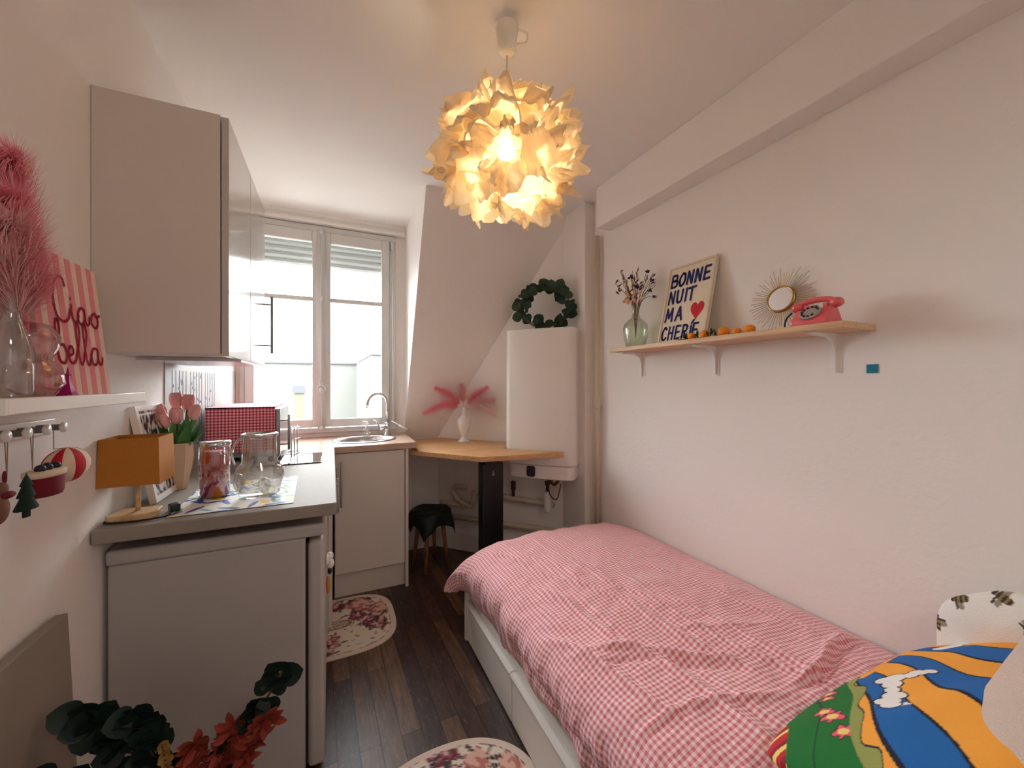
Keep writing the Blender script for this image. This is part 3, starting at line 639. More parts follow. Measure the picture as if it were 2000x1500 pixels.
# ---------------------------------------------------------------- desk, boiler, corner
dk = thing('corner_desk', (0,0,0), 'light wood corner desk top between sink and boiler', 'desk')
b = B(); prism(b, [(.47,2.60),(.806,2.184),(1.344,2.122),(1.349,2.130),(1.052,2.424),(1.245,2.618),(.80,3.098),(.528,3.098),(.516,2.56)], 'z', .83, .86); 
obj('desk_top', b, OAKX, dk, bevel=.002)
b = B(); box(b, (.845,2.26,0.0), (.985,2.34,.80)); pl = obj('pedestal', b, BLACK, dk, bevel=.006)
b = B(); box(b, (.86,2.25,.80), (.96,2.40,.829)); obj('mounting_plate', b, BLACK, dk)
b = B(); prism(b, [(.905,.725),(.925,.725),(.915,.76)], 'y', 2.257, 2.2598); obj('pedestal_mark', b, GREY, pl)

n_ = Vector((.72,.694,0)).normalized(); t_ = Vector((.694,-.72,0)).normalized()
bo = thing('water_heater', tuple(n_*2.737 + t_*((1.24*.694-2.27*.72))), 'white flat electric water heater on the corner wall', 'water heater')
# local frame: x along wall, -y out of the wall
ang = math.atan2(t_.y, t_.x); bo.rotation_euler = (0,0,ang)
wd, dp = .245, .27
def dprof(w, d0, k=.055, n=8):
    pts = [(-w,-.005),(w,-.005)]
    for i in range(n+1): a = i/n*pi/2; pts.append((w-k+k*cos(a), -(d0-k)-k*sin(a)+0))
    for i in range(1, n): pts.append(((w-k)*(1-2*i/n), -d0-.012*sin(pi*i/n)))
    for i in range(n+1): a = pi/2+i/n*pi/2; pts.append((-(w-k)+k*cos(a), -(d0-k)-k*sin(a)))
    return pts
b = B(); prism(b, dprof(wd, dp), 'z', .76, 1.66); obj('upper_body', b, PLAST, bo, bevel=.006)
b = B(); prism(b, dprof(wd-.012, dp-.012), 'z', .665, .757); obj('lower_body', b, PLAST, bo, bevel=.01)
b = B(); prism(b, [(p[0]*.03-.05+.0, p[1]*.035+.715) for p in [(-.7,-1),(.7,-1),(1,-.7),(1,.7),(.7,1),(-.7,1),(-1,.7),(-1,-.7)]], 'y', -.278, -.262); obj('control_display', b, BLKGL, bo, bevel=.003)

# pipework
pp = thing('heating_pipes', (0,0,0), 'cream painted heating pipes along the low corner wall', 'pipes')
off = lambda s, z, d=.04: tuple(n_*(2.737-d) + t_*s + Vector((0,0,z)))
S0, S1 = (.80*.694-3.12*.72), (1.46*.694-2.42*.72)
b = B(); tube(b, [off(S0+.05,.26,.06), off(S1,.26,.06)], .02, 12); obj('lower_pipe', b, CREAM, pp, smooth=True)
b = B(); tube(b, spline([off(S0+.05,.36,.06), off(S0+.28,.36,.06), off(S0+.33,.40,.06), off(S0+.34,.44,.06), off(S0+.38,.465,.06), off(S1,.44,.06)],6), .02, 12); obj('upper_pipe', b, CREAM, pp, smooth=True)
b = B(); tube(b, spline([off(S0+.28,.50,.08), off(S0+.2,.50,.08), off(S0+.17,.46,.08), off(S0+.22,.40,.08), off(S0+.33,.36,.08)],6), .018, 12); obj('elbow_pipe', b, CREAM, pp, smooth=True)
b = B(); M = Matrix.Translation(off(S0+.66,.47,.06)); lathe(b, [(.012,0),(.012,.05),(.018,.05),(.018,.11),(0,.11)], M=M, seg=12); obj('valve', b, mat('rust_valve', srgb(70,44,36), .6), pp, smooth=True)
b = B(); tube(b, [(1.545,2.045,0),(1.545,2.045,2.238)], .0165, 14); o = obj('riser_pipe', b, CREAM, smooth=True); tag(o, 'slim cream vertical pipe in the right corner', 'pipe')
b = B(); lathe(b, [(.0165,0),(.022,.002),(.022,.028),(.0165,.03)], (0,0,0), 14); box(b, (.015,-.006,.008),(.034,.006,.022)); o2 = obj('pipe_clip', b, CREAM, o, smooth=True); o2.location = (1.545,2.045,1.13)
wfl = thing('water_filter', off(S1-.03,.40,.10), 'white cylindrical water filter under the heater', 'filter')
b = B(); lathe(b, [(0,0),(.024,0),(.027,.01),(.027,.13),(.020,.145),(0,.145)], seg=20); obj('canister', b, PLAST, wfl, smooth=True)
b = B(); lathe(b, [(.012,.145),(.012,.19),(.02,.19),(.02,.215),(0,.215)], seg=14); tube(b, spline([(0,0,.20),(.03,.01,.22),(.05,.02,.26),(.05,.02,.32)],5), .008, 8); obj('valve_head', b, mat('dark_brass', srgb(92,62,40), .4, .6), wfl, smooth=True)
b = B(); tube(b, spline([off(S1-.01,.66,.14), off(S1+.02,.60,.12), off(S1+.045,.63,.08), off(S1+.05,.70,.05), off(S1+.02,.73,.03)],6), .010, 8); tube(b, spline([off(S1,.665,.18), off(S1+.0,.55,.16), off(S1+.04,.5,.12), off(S1+.06,.60,.08)],6), .005, 8)
tag(obj('copper_pipework', b, mat('tarnished_copper', srgb(128,84,60), .35, .8), smooth=True), 'tarnished copper pipes at the heater lower right side', 'pipework')
b = B(); tube(b, spline([off(S0+.47,.80,.07), off(S0+.47,.6,.06), off(S0+.475,.35,.05), off(S0+.48,.05,.04)],8), .005, 8); tag(obj('power_cable', b, PLAST, smooth=True), 'white cable hanging down the corner wall behind desk leg', 'cable')

# wreath of eucalyptus on the heater
wc = n_*(2.737-.15) + t_*(1.24*.694-2.27*.72+.01)
wr_ = thing('eucalyptus_wreath', (wc.x, wc.y, 1.66), 'green eucalyptus wreath standing on the water heater', 'wreath')
R1, R2 = .175, .115
b = B(); bl = B(); rnd = random.Random(5); cen = Vector((0,0,.155))
def wp(a, k=1): return cen + (t_*R1*cos(a) + Vector((0,0,.135))*sin(a))*k
for k in range(3): tube(b, [wp(i*2*pi/40, 1-.05*k) + n_*(.008*k-.01) for i in range(41)], .0028, 6)
for i in range(74):
    a = i/74*2*pi+rnd.uniform(-.06,.06); k = rnd.uniform(.80,1.05)
    p = wp(a, k) + n_*rnd.uniform(-.04,.03)
    tang = (-t_*sin(a) + Vector((0,0,1))*cos(a)); rad = (t_*cos(a)+Vector((0,0,1))*sin(a))
    d = (tang*rnd.uniform(-.4,1) + rad*rnd.uniform(-.6,1.0) + n_*rnd.uniform(-.4,.2)).normalized()
    if p.z < .02: p.z = .02; d.z = abs(d.z)*.5
    sz = rnd.uniform(.055,.078)
    if a > pi*1.15 and a < pi*1.85 and rnd.random() < .35: continue
    leaf(bl, p, d, -n_ + Vector((rnd.uniform(-.6,.6), rnd.uniform(-.6,.6), rnd.uniform(-.5,.6))), sz, sz, cup=.08)
for v in bl.verts:
    if v.co.z < .003: v.co.z = .003
obj('branches', b, BROWNST, wr_, smooth=True); obj('leaves', bl, LEAF, wr_, smooth=True)

# white amphora vase on the desk with pampas
vz = thing('white_vase', (.905,2.82,.86), 'slender white ribbed vase with handle on the desk', 'vase')
b = B(); pr = [(0,0),(.046,0),(.046,.008),(.030,.018),(.019,.035),(.018,.045),(.030,.07),(.044,.11),(.048,.145),(.042,.17),(.022,.19),(.014,.205),(.013,.25),(.020,.262),(.016,.262),(.008,.25)]
lathe(b, pr, seg=48, mod=lambda a,z: 1+(.035*cos(a*16) if .055<z<.18 else 0), cap=False); obj('vase_body', b, PLAST, vz, smooth=True)
b = B(); tube(b, spline([(.014,0,.245),(.034,0,.25),(.038,0,.225),(.024,0,.19)],6), .004, 8); obj('handle', b, PLAST, vz, smooth=True)
px = Vector((.9078,-.4195,0))
for k,(a, l, m_, lab, up) in enumerate(((-.95,.27,PINKG,'deep pink plume rising left',.62),(-1.45,.30,PINKG,'pink plume drooping far left',.08),(.80,.25,PINKG,'pink plume rising right',.7),(1.35,.24,PINKW,'whitish plume drooping right',-.02),(-.1,.19,PINKL,'short pale plume in the middle',.95),(1.15,.24,PINKL,'pale pink plume spreading right',.3))):
    p = thing('pampas_plume', (.905,2.82,1.10), 'pampas, %s from white vase'%lab, 'dried flower', group='pampas in the white vase')
    d = (px*sin(a) + Vector((0,0,1))*max(.02,up) - Vector((0,.25,0))*abs(sin(a))*.3).normalized(); e = d*l + Vector((0,0,-.05 if up < .2 else 0))
    b = B(); tube(b, [(0,0,-.04), (0,0,.012), tuple(d*l*.45+Vector((0,0,.02)))], .0013, 6); obj('stem', b, PINKG, p)
    b = B(); plume(b, [d*.04+Vector((0,0,.015)), d*l*.5+Vector((0,0,.025)), e], .085, .062, 1100, 20+k, .5); obj('plume', b, m_, p)

# stool with a dark cloth bag
st = thing('wooden_stool', (.640,2.76,0), 'low wooden stool under the desk', 'stool', rz=.3)
b = B(); lathe(b, [(0,.36),(.13,.36),(.14,.37),(.14,.385),(.13,.39),(0,.39)], seg=36); obj('seat', b, STOOLW, st, smooth=True)
for k in range(4):
    a = pi/4+k*pi/2; b = B(); tube(b, [(.08*cos(a),.08*sin(a),.362),(.125*cos(a),.125*sin(a),0)], [.017,.012], 12); obj('leg', b, STOOLW, st, smooth=True)
b = B(); V = grid(b, 36, 36, lambda u, v: Vector((0,0,0)))
for i in range(37):
    for j in range(37):
        x, y = (i/36-.5)*.44, (j/36-.5)*.44; r = sqrt(x*x+y*y); q = max(0, r-.135); a = math.atan2(y,x)
        rr = min(r, .145+.10*q+.02*sin(a*5)*min(1,q*10)); z = .396 - q*.95 + .012*noise.noise(Vector((x*14,y*14,0))) 
        V[i][j].co = (rr*cos(a) if r else 0, rr*sin(a) if r else 0, z+.012)
bag = obj('dark_cloth', b, mat('tropical_cloth', srgb(16,28,24), .6, var=.9, vscale=26), smooth=True); bag.location = (.640,2.76,0); bag.rotation_euler = (0,0,.3)
md = bag.modifiers.new('t', 'SOLIDIFY'); md.thickness = .004
tag(bag, 'dark green leaf-patterned cloth draped over the stool', 'cloth')

# ---------------------------------------------------------------- pendant lamp
pl = thing('pendant_lamp', (LAMP.x, LAMP.y, LAMP.z), 'hanging lamp with crumpled white paper globe shade', 'lamp')
zc = ZC-LAMP.z
b = B(); lathe(b, [(.0,-.028),(.038,-.026),(.038,-.030),(.034,-.06),(.030,-.095),(.026,-.110),(.018,-.116),(0,-.117)], (0,0,zc), 30); tube(b, [(0,0,-.0+zc),(0,0,zc-.03)], .012, 10); obj('ceiling_cup', b, PLAST, pl, smooth=True)
b = B(); tube(b, spline([(.038,-.01,zc-.03),(.064,-.016,zc-.035),(.062,-.016,zc-.065),(.035,-.01,zc-.075)],6), .003, 8); obj('cup_hook', b, PLAST, pl, smooth=True)
b = B(); tube(b, [(0,0,zc-.12),(0,0,.06)], .003, 8); obj('cord', b, PLAST, pl, smooth=True)
b = B(); lathe(b, [(.012,.10),(.02,.095),(.02,.04),(0,.04)], seg=16); obj('bulb_socket', b, PLAST, pl, smooth=True)
b = B(); ball(b, (0,0,0), .030, 1,1,1.15, 20, 14); obj('bulb', b, mat('lit_bulb', (1,1,1,1), .5, emit=(1,.84,.6,1), estr=10), pl, smooth=True)
def paper():
    m = bpy.data.materials.new('crumpled_paper'); m.use_nodes = True; nt = m.node_tree; nt.nodes.clear(); N = nt.nodes.new; L = nt.links.new
    o = N('ShaderNodeOutputMaterial'); d = N('ShaderNodeBsdfDiffuse'); d.inputs[0].default_value = srgb(236,228,214); t = N('ShaderNodeBsdfTranslucent'); t.inputs[0].default_value = srgb(252,234,196)
    mx = N('ShaderNodeMixShader'); mx.inputs[0].default_value = .5; L(d.outputs[0], mx.inputs[1]); L(t.outputs[0], mx.inputs[2]); L(mx.outputs[0], o.inputs[0])
    tc = N('ShaderNodeTexCoord'); n = N('ShaderNodeTexVoronoi'); n.inputs['Scale'].default_value = 28; L(tc.outputs['Object'], n.inputs['Vector'])
    bm_ = N('ShaderNodeBump'); bm_.inputs['Strength'].default_value = .5; bm_.inputs['Distance'].default_value = .01; L(n.outputs['Distance'], bm_.inputs['Height'])
    L(bm_.outputs[0], d.inputs['Normal']); L(bm_.outputs[0], t.inputs['Normal']); return m
PAPER = paper()
def crumple(p, k=1):
    n = 0
    for f, a_ in ((9,.5),(19,.28),(40,.12)): n += a_*(1-2*abs(noise.noise(p*f+Vector((k*7.1,k,3)))*1.6))
    return n
b = B(); rnd = random.Random(21)
bmesh.ops.create_icosphere(b, subdivisions=6, radius=1)
kill = []
hole = Vector((-.37,-.79,-.47)).normalized()
for v in b.verts:
    d = v.co.normalized(); c = crumple(d*.17, 1)
    v.co = d*(.168+.038*c) + Vector((noise.noise(d*3), noise.noise(d*3+Vector((9,0,0))), noise.noise(d*3+Vector((0,9,0)))))*.03
    if (d-hole).length < .19+.10*noise.noise(d*4) or d.z < -.90 or (noise.noise(d*2.6+Vector((4,4,4))) > .34): kill.append(v)
bmesh.ops.delete(b, geom=kill, context='VERTS')
for k in range(30):                                   # frills that stand away from the inner paper
    zz = 1-2*(k+.5)/30; ph_ = k*2.39996+.5; c = Vector((sqrt(1-zz*zz)*cos(ph_), sqrt(1-zz*zz)*sin(ph_), zz*.97)).normalized()
    w = (Matrix.Rotation(rnd.uniform(-.7,.7), 3, c) @ Vector((0,0,1)).cross(c)).normalized() if abs(c.z) < .93 else c.orthogonal().normalized()
    u = c.cross(w).normalized() * (-1 if rnd.random() < .75 else 1)
    bv = rnd.uniform(.62,1.05); sd = rnd.uniform(0,50); NI, NJ = 14, 46; fl_ = rnd.uniform(.055,.095); V = []
    for i in range(NI+1):
        row = []
        for j in range(NJ+1):
            s1, s2 = i/NI, j/NJ*2-1
            ww = 1-.55*abs(s2)**5
            q = s2*bv + .07*sin(s2*6+sd)
            dv = (c + w*q*1.05 + u*(.12*sin(s2*4+sd) + (s1-.25)*.42*ww + .10*s1*sin(s2*9+sd*2))).normalized()
            rr = .148 + fl_*.85*ww*s1**.9 + .012*s1*sin(s2*27+sd) + .020*s1*sin(s2*13+sd) + .018*s1*noise.noise(Vector((s2*5+sd,s1*2,k)))
            row.append(b.verts.new(dv*rr + Vector((0,0,-.012*s1)) + c*.009*(1-3*abs(noise.noise(Vector((s1*5,s2*10,sd)))))*s1 + u*.012*noise.noise(Vector((s1*5,s2*9,sd+4)))))
        V.append(row)
    for i in range(NI):
        for j in range(NJ): b.faces.new((V[i][j], V[i+1][j], V[i+1][j+1], V[i][j+1]))
bmesh.ops.delete(b, geom=[v for v in b.verts if (v.co.normalized()-hole).length < .15+.10*noise.noise(v.co.normalized()*9)], context='VERTS')
for v in b.verts: v.co.x *= 1.14; v.co.y *= 1.14; v.co.z = v.co.z*.93+.004
shd = obj('shade', b, PAPER, pl, smooth=True)

# ---------------------------------------------------------------- right wall shelf and its things
ws = thing('wall_shelf', (XR, .645, 1.487), 'light wood shelf with white brackets on the right wall', 'shelf')
b = B(); box(b, (-.194,0,-.02), (-.001,1.075,0)); obj('shelf_board', b, OAKY, ws, bevel=.0015)
for y in (.11,.57,1.03):
    b = B(); box(b, (-.003,y-.016,-.155), (-.0005,y+.016,-.021)); box(b, (-.155,y-.016,-.0235), (-.003,y+.016,-.0205))
    prism(b, [(-.003,-.150),(-.012,-.150),(-.014,-.08),(-.026,-.045),(-.06,-.032),(-.150,-.030),(-.150,-.0235),(-.003,-.0235)], 'y', y-.003, y+.003)
    for z in (-.09,-.13): ball(b, (-.004,y+.009,z), .004, .5,1,1,8,6)
    obj('bracket', b, WHITE, ws)
ZR = 1.4875
# green glass vase + dried flowers
vs = thing('demijohn_vase', (1.475,1.62,ZR), 'green glass demijohn vase at left end of the wall shelf', 'vase')
b = B(); lathe(b, [(0,.002),(.045,.002),(.052,.012),(.062,.06),(.066,.10),(.060,.125),(.040,.145),(.022,.160),(.018,.18),(.018,.215),(.022,.22)], seg=40, cap=False); obj('vase_body', b, GLASSG, vs, smooth=True)
bq = thing('dried_bouquet', (1.475,1.62,ZR+.06), 'dried flower bunch, purple and beige, in green glass vase', 'dried flowers')
PURP = mat('purple_petals', srgb(64,40,74), .9); WHEAT = mat('wheat', srgb(150,112,72), .9)
rnd = random.Random(9); b = B(); bg_ = B(); bw = B()
out = Vector((.9078,-.4195,0))
for k in range(26):
    a = rnd.uniform(-.62,.62); dd = rnd.uniform(-.3,.25); L_ = rnd.uniform(.26,.38)
    e = out*sin(a)*L_*.62 + Vector((-.3*dd*.3, 0, 0)) + Vector((0,0,cos(a)*L_)); mid = e*.5; mid.x *= .5; mid.y *= .5; mid.z = .2
    tube(b, spline([(0,0,.0),tuple(mid*.9),tuple(e)],6), .0013, 5)
    dr = (e-mid).normalized()
    if k % 4 == 0:
        bp = B()
        for q in range(7): leaf(bp, e+Vector((0,0,-.01)), (rnd.uniform(-1,1),rnd.uniform(-1,1),rnd.uniform(-.4,1)), (rnd.uniform(-1,1),-1,.3), .012, .018)
        obj('purple_bloom', bp, PURP, bq)
    elif k % 4 == 1:
        bf = B()
        for q in range(10): leaf(bf, e-dr*.012*q*.6, dr+Vector((rnd.uniform(-.7,.7),rnd.uniform(-.7,.7),.2)), (rnd.uniform(-1,1),-1,.3), .006, .02, point=1)
        obj('wheat_head', bf, WHEAT, bq)
    elif k % 4 == 2:
        for q in range(5): leaf(bg_, e*rnd.uniform(.75,1), (rnd.uniform(-1,1),rnd.uniform(-1,1),rnd.uniform(0,1)), (rnd.uniform(-1,1),-1,.3), .010, .03, point=1)
for q in range(26): c_ = Vector((rnd.uniform(-.04,.02), rnd.uniform(-.03,.05), rnd.uniform(.17,.24))); leaf(bw, c_-Vector((0,0,0)), (rnd.uniform(-1,.2),rnd.uniform(-1,1),rnd.uniform(-.2,1)), (-1,-.5,.3), .016, .02)
obj('stems', b, mat('dry_stem', srgb(120,90,58), .9), bq); obj('dry_leaves', bg_, mat('dry_leaf', srgb(110,72,60), .9), bq); obj('pale_flowers', bw, mat('peach_petals', srgb(222,168,138), .9), bq)

# sign BONNE NUIT MA CHERIE
sg = thing('wall_sign', (1.470,1.328,ZR), 'cream framed sign lettered Bonne nuit ma cherie with red heart', 'sign')
Ts = Matrix.Rotation(radians(13), 4, 'Y'); WS, HS = .265, .395
b = B(); box(b, (.001,-WS/2+.008,.008), (.010,WS/2-.008,HS-.008), Ts); obj('print_sheet', b, mat('cream_paper', srgb(228,214,192), .85), sg)
b = B()
for a, c in (((-.005,-WS/2,0),(.014,-WS/2+.009,HS)),((-.005,WS/2-.009,0),(.014,WS/2,HS)),((-.005,-WS/2+.009,0),(.014,WS/2-.009,.009)),((-.005,-WS/2+.009,HS-.009),(.014,WS/2-.009,HS))): box(b, a, c, Ts)
obj('frame', b, mat('cream_frame', srgb(222,206,182), .6), sg)
def TS(x, y, h): return Ts @ Vector((.001-h, WS/2-.012-x, y))
b = B(); GL = {
 'B':[[(0,0),(.03,1)],[(.03,1),(.5,.95),(.5,.6),(.08,.52)],[(.08,.52),(.62,.45),(.55,.06),(0,0)]],
 'O':[[(.3,1),(.02,.6),(.08,.1),(.34,0),(.6,.35),(.56,.85),(.3,1)]],
 'N':[[(0,0),(.05,1)],[(.05,1),(.52,0)],[(.52,0),(.56,1)]],
 'E':[[(0,0),(.05,1)],[(.05,1),(.55,1)],[(.03,.5),(.45,.52)],[(0,0),(.55,.03)]],
 'U':[[(0,1),(.03,.2),(.25,0),(.5,.2),(.54,1)]], 'I':[[(.05,0),(.08,1)]], 'T':[[(.28,0),(.3,1)],[(-.05,.96),(.66,1)]],
 'M':[[(0,0),(.1,1)],[(.1,1),(.34,.25)],[(.34,.25),(.62,1)],[(.62,1),(.68,0)]], 'A':[[(0,0),(.34,1)],[(.34,1),(.62,0)],[(.12,.35),(.52,.35)]],
 'C':[[(.55,.85),(.3,1),(.04,.6),(.1,.12),(.36,0),(.58,.16)]], 'H':[[(0,0),(.04,1)],[(.5,0),(.54,1)],[(.02,.5),(.52,.52)]],
 'R':[[(0,0),(.03,1)],[(.03,1),(.5,.92),(.46,.55),(.06,.5)],[(.15,.5),(.55,0)]], 'Í':[[(.05,0),(.08,.85)],[(.1,1.05),(.3,1.28)]]}
def word(tx, x0, y0, w, h, sw):
    x = x0
    for c_ in tx:
        for s_ in GL[c_]: stroke(b, [(x+p[0]*w*.95, y0+p[1]*h) for p in s_], sw, TS, .0012, smooth=len(s_) > 2)
        x += w*(.33 if c_ in 'IÍ' else 1.0 if c_ == 'M' else .86)
word('BONNE', .014, .290, .054, .062, .0125); word('NUIT', .014, .205, .056, .062, .012)
word('MA', .012, .115, .060, .064, .012); word('CHERÍE', .006, .022, .0475, .062, .011)
obj('lettering', b, NAVY, sg)
b = B(); hp = []
for i in range(40):
    a = i/40*2*pi; hx = 16*sin(a)**3; hy = 13*cos(a)-5*cos(2*a)-2*cos(3*a)-cos(4*a); hp.append((hx/32*.072+.190, hy/30*.092+.150))
b.faces.new([b.verts.new(TS(p[0],p[1],.0012)) for p in hp]); obj('heart', b, REDINK, sg)

# garland of oranges
gd = thing('orange_garland', (1.43,1.0,ZR), 'garland of small oranges and leaves lying along shelf', 'garland')
b = B(); tube(b, spline([(-.01,.29,.006),(.0,.22,.008),(.01,.15,.006),(.0,.05,.006),(.0,-.06,.006)],6), .002, 6); obj('string', b, BROWNST, gd)
for (x,y,r,sy) in ((0,.225,.016,1),(.01,.165,.019,1),(.0,.07,.019,1.3),(.005,.018,.014,1.3),(.0,-.035,.016,1.5)):
    b = B(); ball(b, (x,y,r), r, 1, sy, 1, 18, 12); obj('orange', b, ORANGE, gd, smooth=True)
b = B(); rnd = random.Random(2)
for q in range(34):
    y = rnd.choice((.27,.26,.25,.19,.20,.13,.12)); leaf(b, (rnd.uniform(-.012,.012), y+rnd.uniform(-.01,.01), rnd.uniform(.004,.02)), (rnd.uniform(-1,.6),rnd.uniform(-1,1),rnd.uniform(0,.8)), (-.4,0,1), .009, .026, point=1)
obj('leaves', b, mat('garland_leaf', srgb(58,74,36), .6, var=.3, vscale=40), gd)

# sunburst mirror
sm = thing('sunburst_mirror', (1.545,.915,1.615), 'round brass sunburst mirror leaning on wall behind the phone', 'mirror')
Tm = Matrix.Rotation(radians(9), 4, 'Y') @ Matrix.Rotation(radians(-90), 4, 'Y')
b = B(); lathe(b, [(0,.010),(.044,.010)], seg=40, M=Tm, cap=False); obj('mirror_glass', b, MIRR, sm)
b = B(); lathe(b, [(.044,.0),(.044,.012),(.050,.012),(.051,.0)], seg=40, M=Tm, cap=False); lathe(b, [(0,.0),(.05,.0)], seg=40, M=Tm, cap=False); obj('rim', b, GOLD, sm, smooth=True)
b = B(); rnd = random.Random(4)
for k in range(56):
    a = k/56*2*pi; R = rnd.choice((.095,.105,.118,.126)); a2 = a+rnd.uniform(-.03,.03)
    tube(b, [Tm@Vector((.048*cos(a),.048*sin(a),.003)), Tm@Vector((R*cos(a2),R*sin(a2),.003))], .0009, 5)
obj('rays', b, GOLD, sm)
# pink rotary telephone
tp = thing('rotary_telephone', (1.455,.755,ZR), 'pink rotary dial telephone near right end of shelf', 'telephone', rz=radians(-90)); tp.scale = (.80,.80,.80)
# local: x along shelf (towards camera side = +x), y forward? front faces -y -> rotated to face the room
b = B(); prism(b, [(-.058,0),(.058,0),(.060,.018),(.030,.066),(.022,.072),(-.012,.072),(-.058,.024)], 'x', -.068, .068)
ph = obj('body', b, PPINK, tp, bevel=.006)
Md = Matrix.Translation((0,-.034,.050)) @ Matrix.Rotation(radians(46), 4, 'X')
b = B(); lathe(b, [(0,.003),(.040,.003),(.040,.009),(.034,.011),(0,.011)], seg=36, M=Md); dl = obj('dial', b, STEEL, tp, smooth=False)
for v in dl.data.vertices: v.co += Vector((0,-.034,.050)) - Vector((0,-.034,.050))
b = B()
for k in range(10):
    a = k*radians(31)+.5; lathe(b, [(0,.0125),(.0052,.0125)], (0,0,0), 14, M=Md @ Matrix.Translation((.028*cos(a),.028*sin(a),0)), cap=False)
obj('finger_hole', b, BLACK, dl)
b = B(); tube(b, spline([(-.066,.01,.096),(-.04,.01,.106),(0,.01,.110),(.04,.01,.106),(.066,.01,.096)],6), .012, 14)
for s_ in (-1,1): ball(b, (s_*.072,.008,.088), .024, 1,1,.85, 18, 12)
hs = obj('handset', b, PPINK, tp, smooth=True)
for s_ in (-1,1): obj('cradle', box(B(), (s_*.035-.008,-.004,.068), (s_*.035+.008,.024,.092)), PPINK, tp, bevel=.003)
b = B(); tube(b, spline([(-.09,.0,.07),(-.108,-.01,.045),(-.112,-.015,.012),(-.09,-.02,.004),(-.06,.0,.006)],8), .0035, 8); obj('cord', b, BLACK, tp, smooth=True)
b = B(); box(b, (XR-.003,.640,1.332), (XR-.0003,.670,1.360)); o = obj('teal_sticker', b, TEAL, bevel=.001); tag(o, 'small teal square stuck on the wall below shelf end', 'sticker')

# ---------------------------------------------------------------- bed
bd = thing('bed_frame', (0,0,0), 'white bed frame with two long drawers facing the room', 'bed')
b = B(); box(b, (.645,-.06,.005), (1.55,1.905,.235)); obj('base', b, WHITE, bd, bevel=.003)
for ya, yb in ((.80,1.345),(1.352,1.885)):
    b = B(); box(b, (.622,ya,.012), (.642,yb,.190)); d = obj('drawer', b, WHITE, bd, bevel=.002)
    b = B(); prism(b, [(.614,.191),(.613,.197),(.619,.204),(.632,.206),(.644,.200),(.644,.191)], 'y', ya, yb); obj('drawer_lip', b, WHITE, d, smooth=False)
b = B(); box(b, (.616,1.888,0), (.66,1.91,.245)); obj('end_post', b, WHITE, bd, bevel=.002)
b = B(); box(b, (.60,-.09,0), (1.55,-.062,.60)); obj('headboard', b, WHITE, bd, bevel=.004)
b = B(); box(b, (.655,-.05,.236), (1.545,1.86,.44)); tag(obj('mattress', b, mat('mattress_white', srgb(232,226,220), .9), bevel=.03), 'mattress under the pink gingham duvet', 'mattress')
# duvet
prof = spline([(.634,.252),(.612,.295),(.592,.36),(.594,.415),(.628,.462),(.70,.498),(.83,.520),(1.0,.528),(1.2,.525),(1.38,.512),(1.50,.492),(1.568,.470)], 10)
prof = [Vector((p.x,p.y)) for p in prof]; al = [0]
for i in range(1, len(prof)): al.append(al[-1]+(prof[i]-prof[i-1]).length)
def pat(s):
    L_ = s*al[-1]
    for i in range(1, len(al)):
        if al[i] >= L_ - 1e-9: f = (L_-al[i-1])/(al[i]-al[i-1]); p = prof[i-1].lerp(prof[i], f); return p, L_
    return prof[-1], L_
yp = spline([(-.04,0,0),(.6,0,0),(1.2,0,0),(1.66,0,0),(1.80,.012,0),(1.88,.042,0),(1.925,.09,0),(1.935,.15,0),(1.93,.22,0)], 8)
ya_ = [0]
for i in range(1, len(yp)): ya_.append(ya_[-1]+(yp[i]-yp[i-1]).length)
def yat(t):
    L_ = t*ya_[-1]
    for i in range(1, len(ya_)):
        if ya_[i] >= L_-1e-9: f = (L_-ya_[i-1])/(ya_[i]-ya_[i-1]); p = yp[i-1].lerp(yp[i], f); return p, L_
    return yp[-1], L_
def crease(x, y, x0, y0, x1, y1, w, h):
    d = Vector((x1-x0, y1-y0)); L_ = d.length; d /= L_; r = Vector((x-x0, y-y0)); t = r.dot(d); 
    s = r.x*d.y - r.y*d.x + .012*sin(t*14+x0*9)
    if t < -.08 or t > L_+.08: return 0
    fade = min(1, (t+.08)/.12, (L_+.08-t)/.12); return h*fade*math.exp(-(s/w)**2)
CR = [(.80,1.55,1.02,.72,.012,.011),(.83,1.50,1.05,.75,.010,-.006),(.94,1.42,1.14,.55,.010,.009),(1.08,1.2,1.20,.52,.012,.008),(.74,1.3,.88,.55,.014,.012),(.78,1.25,.93,.5,.012,-.006),
      (1.12,.62,1.50,.68,.012,.014),(1.12,.60,1.50,.65,.012,-.012),(.72,.95,.98,.78,.012,.012),(.70,.90,.97,.74,.010,-.008),(.70,1.7,.86,1.25,.010,.006),(.9,1.75,1.0,1.3,.012,.005),(.64,1.1,.75,.7,.012,.01),(1.0,.9,1.3,.8,.01,.005),(1.25,1.3,1.4,.7,.012,.005),(.68,.7,1.0,.62,.01,.008)]
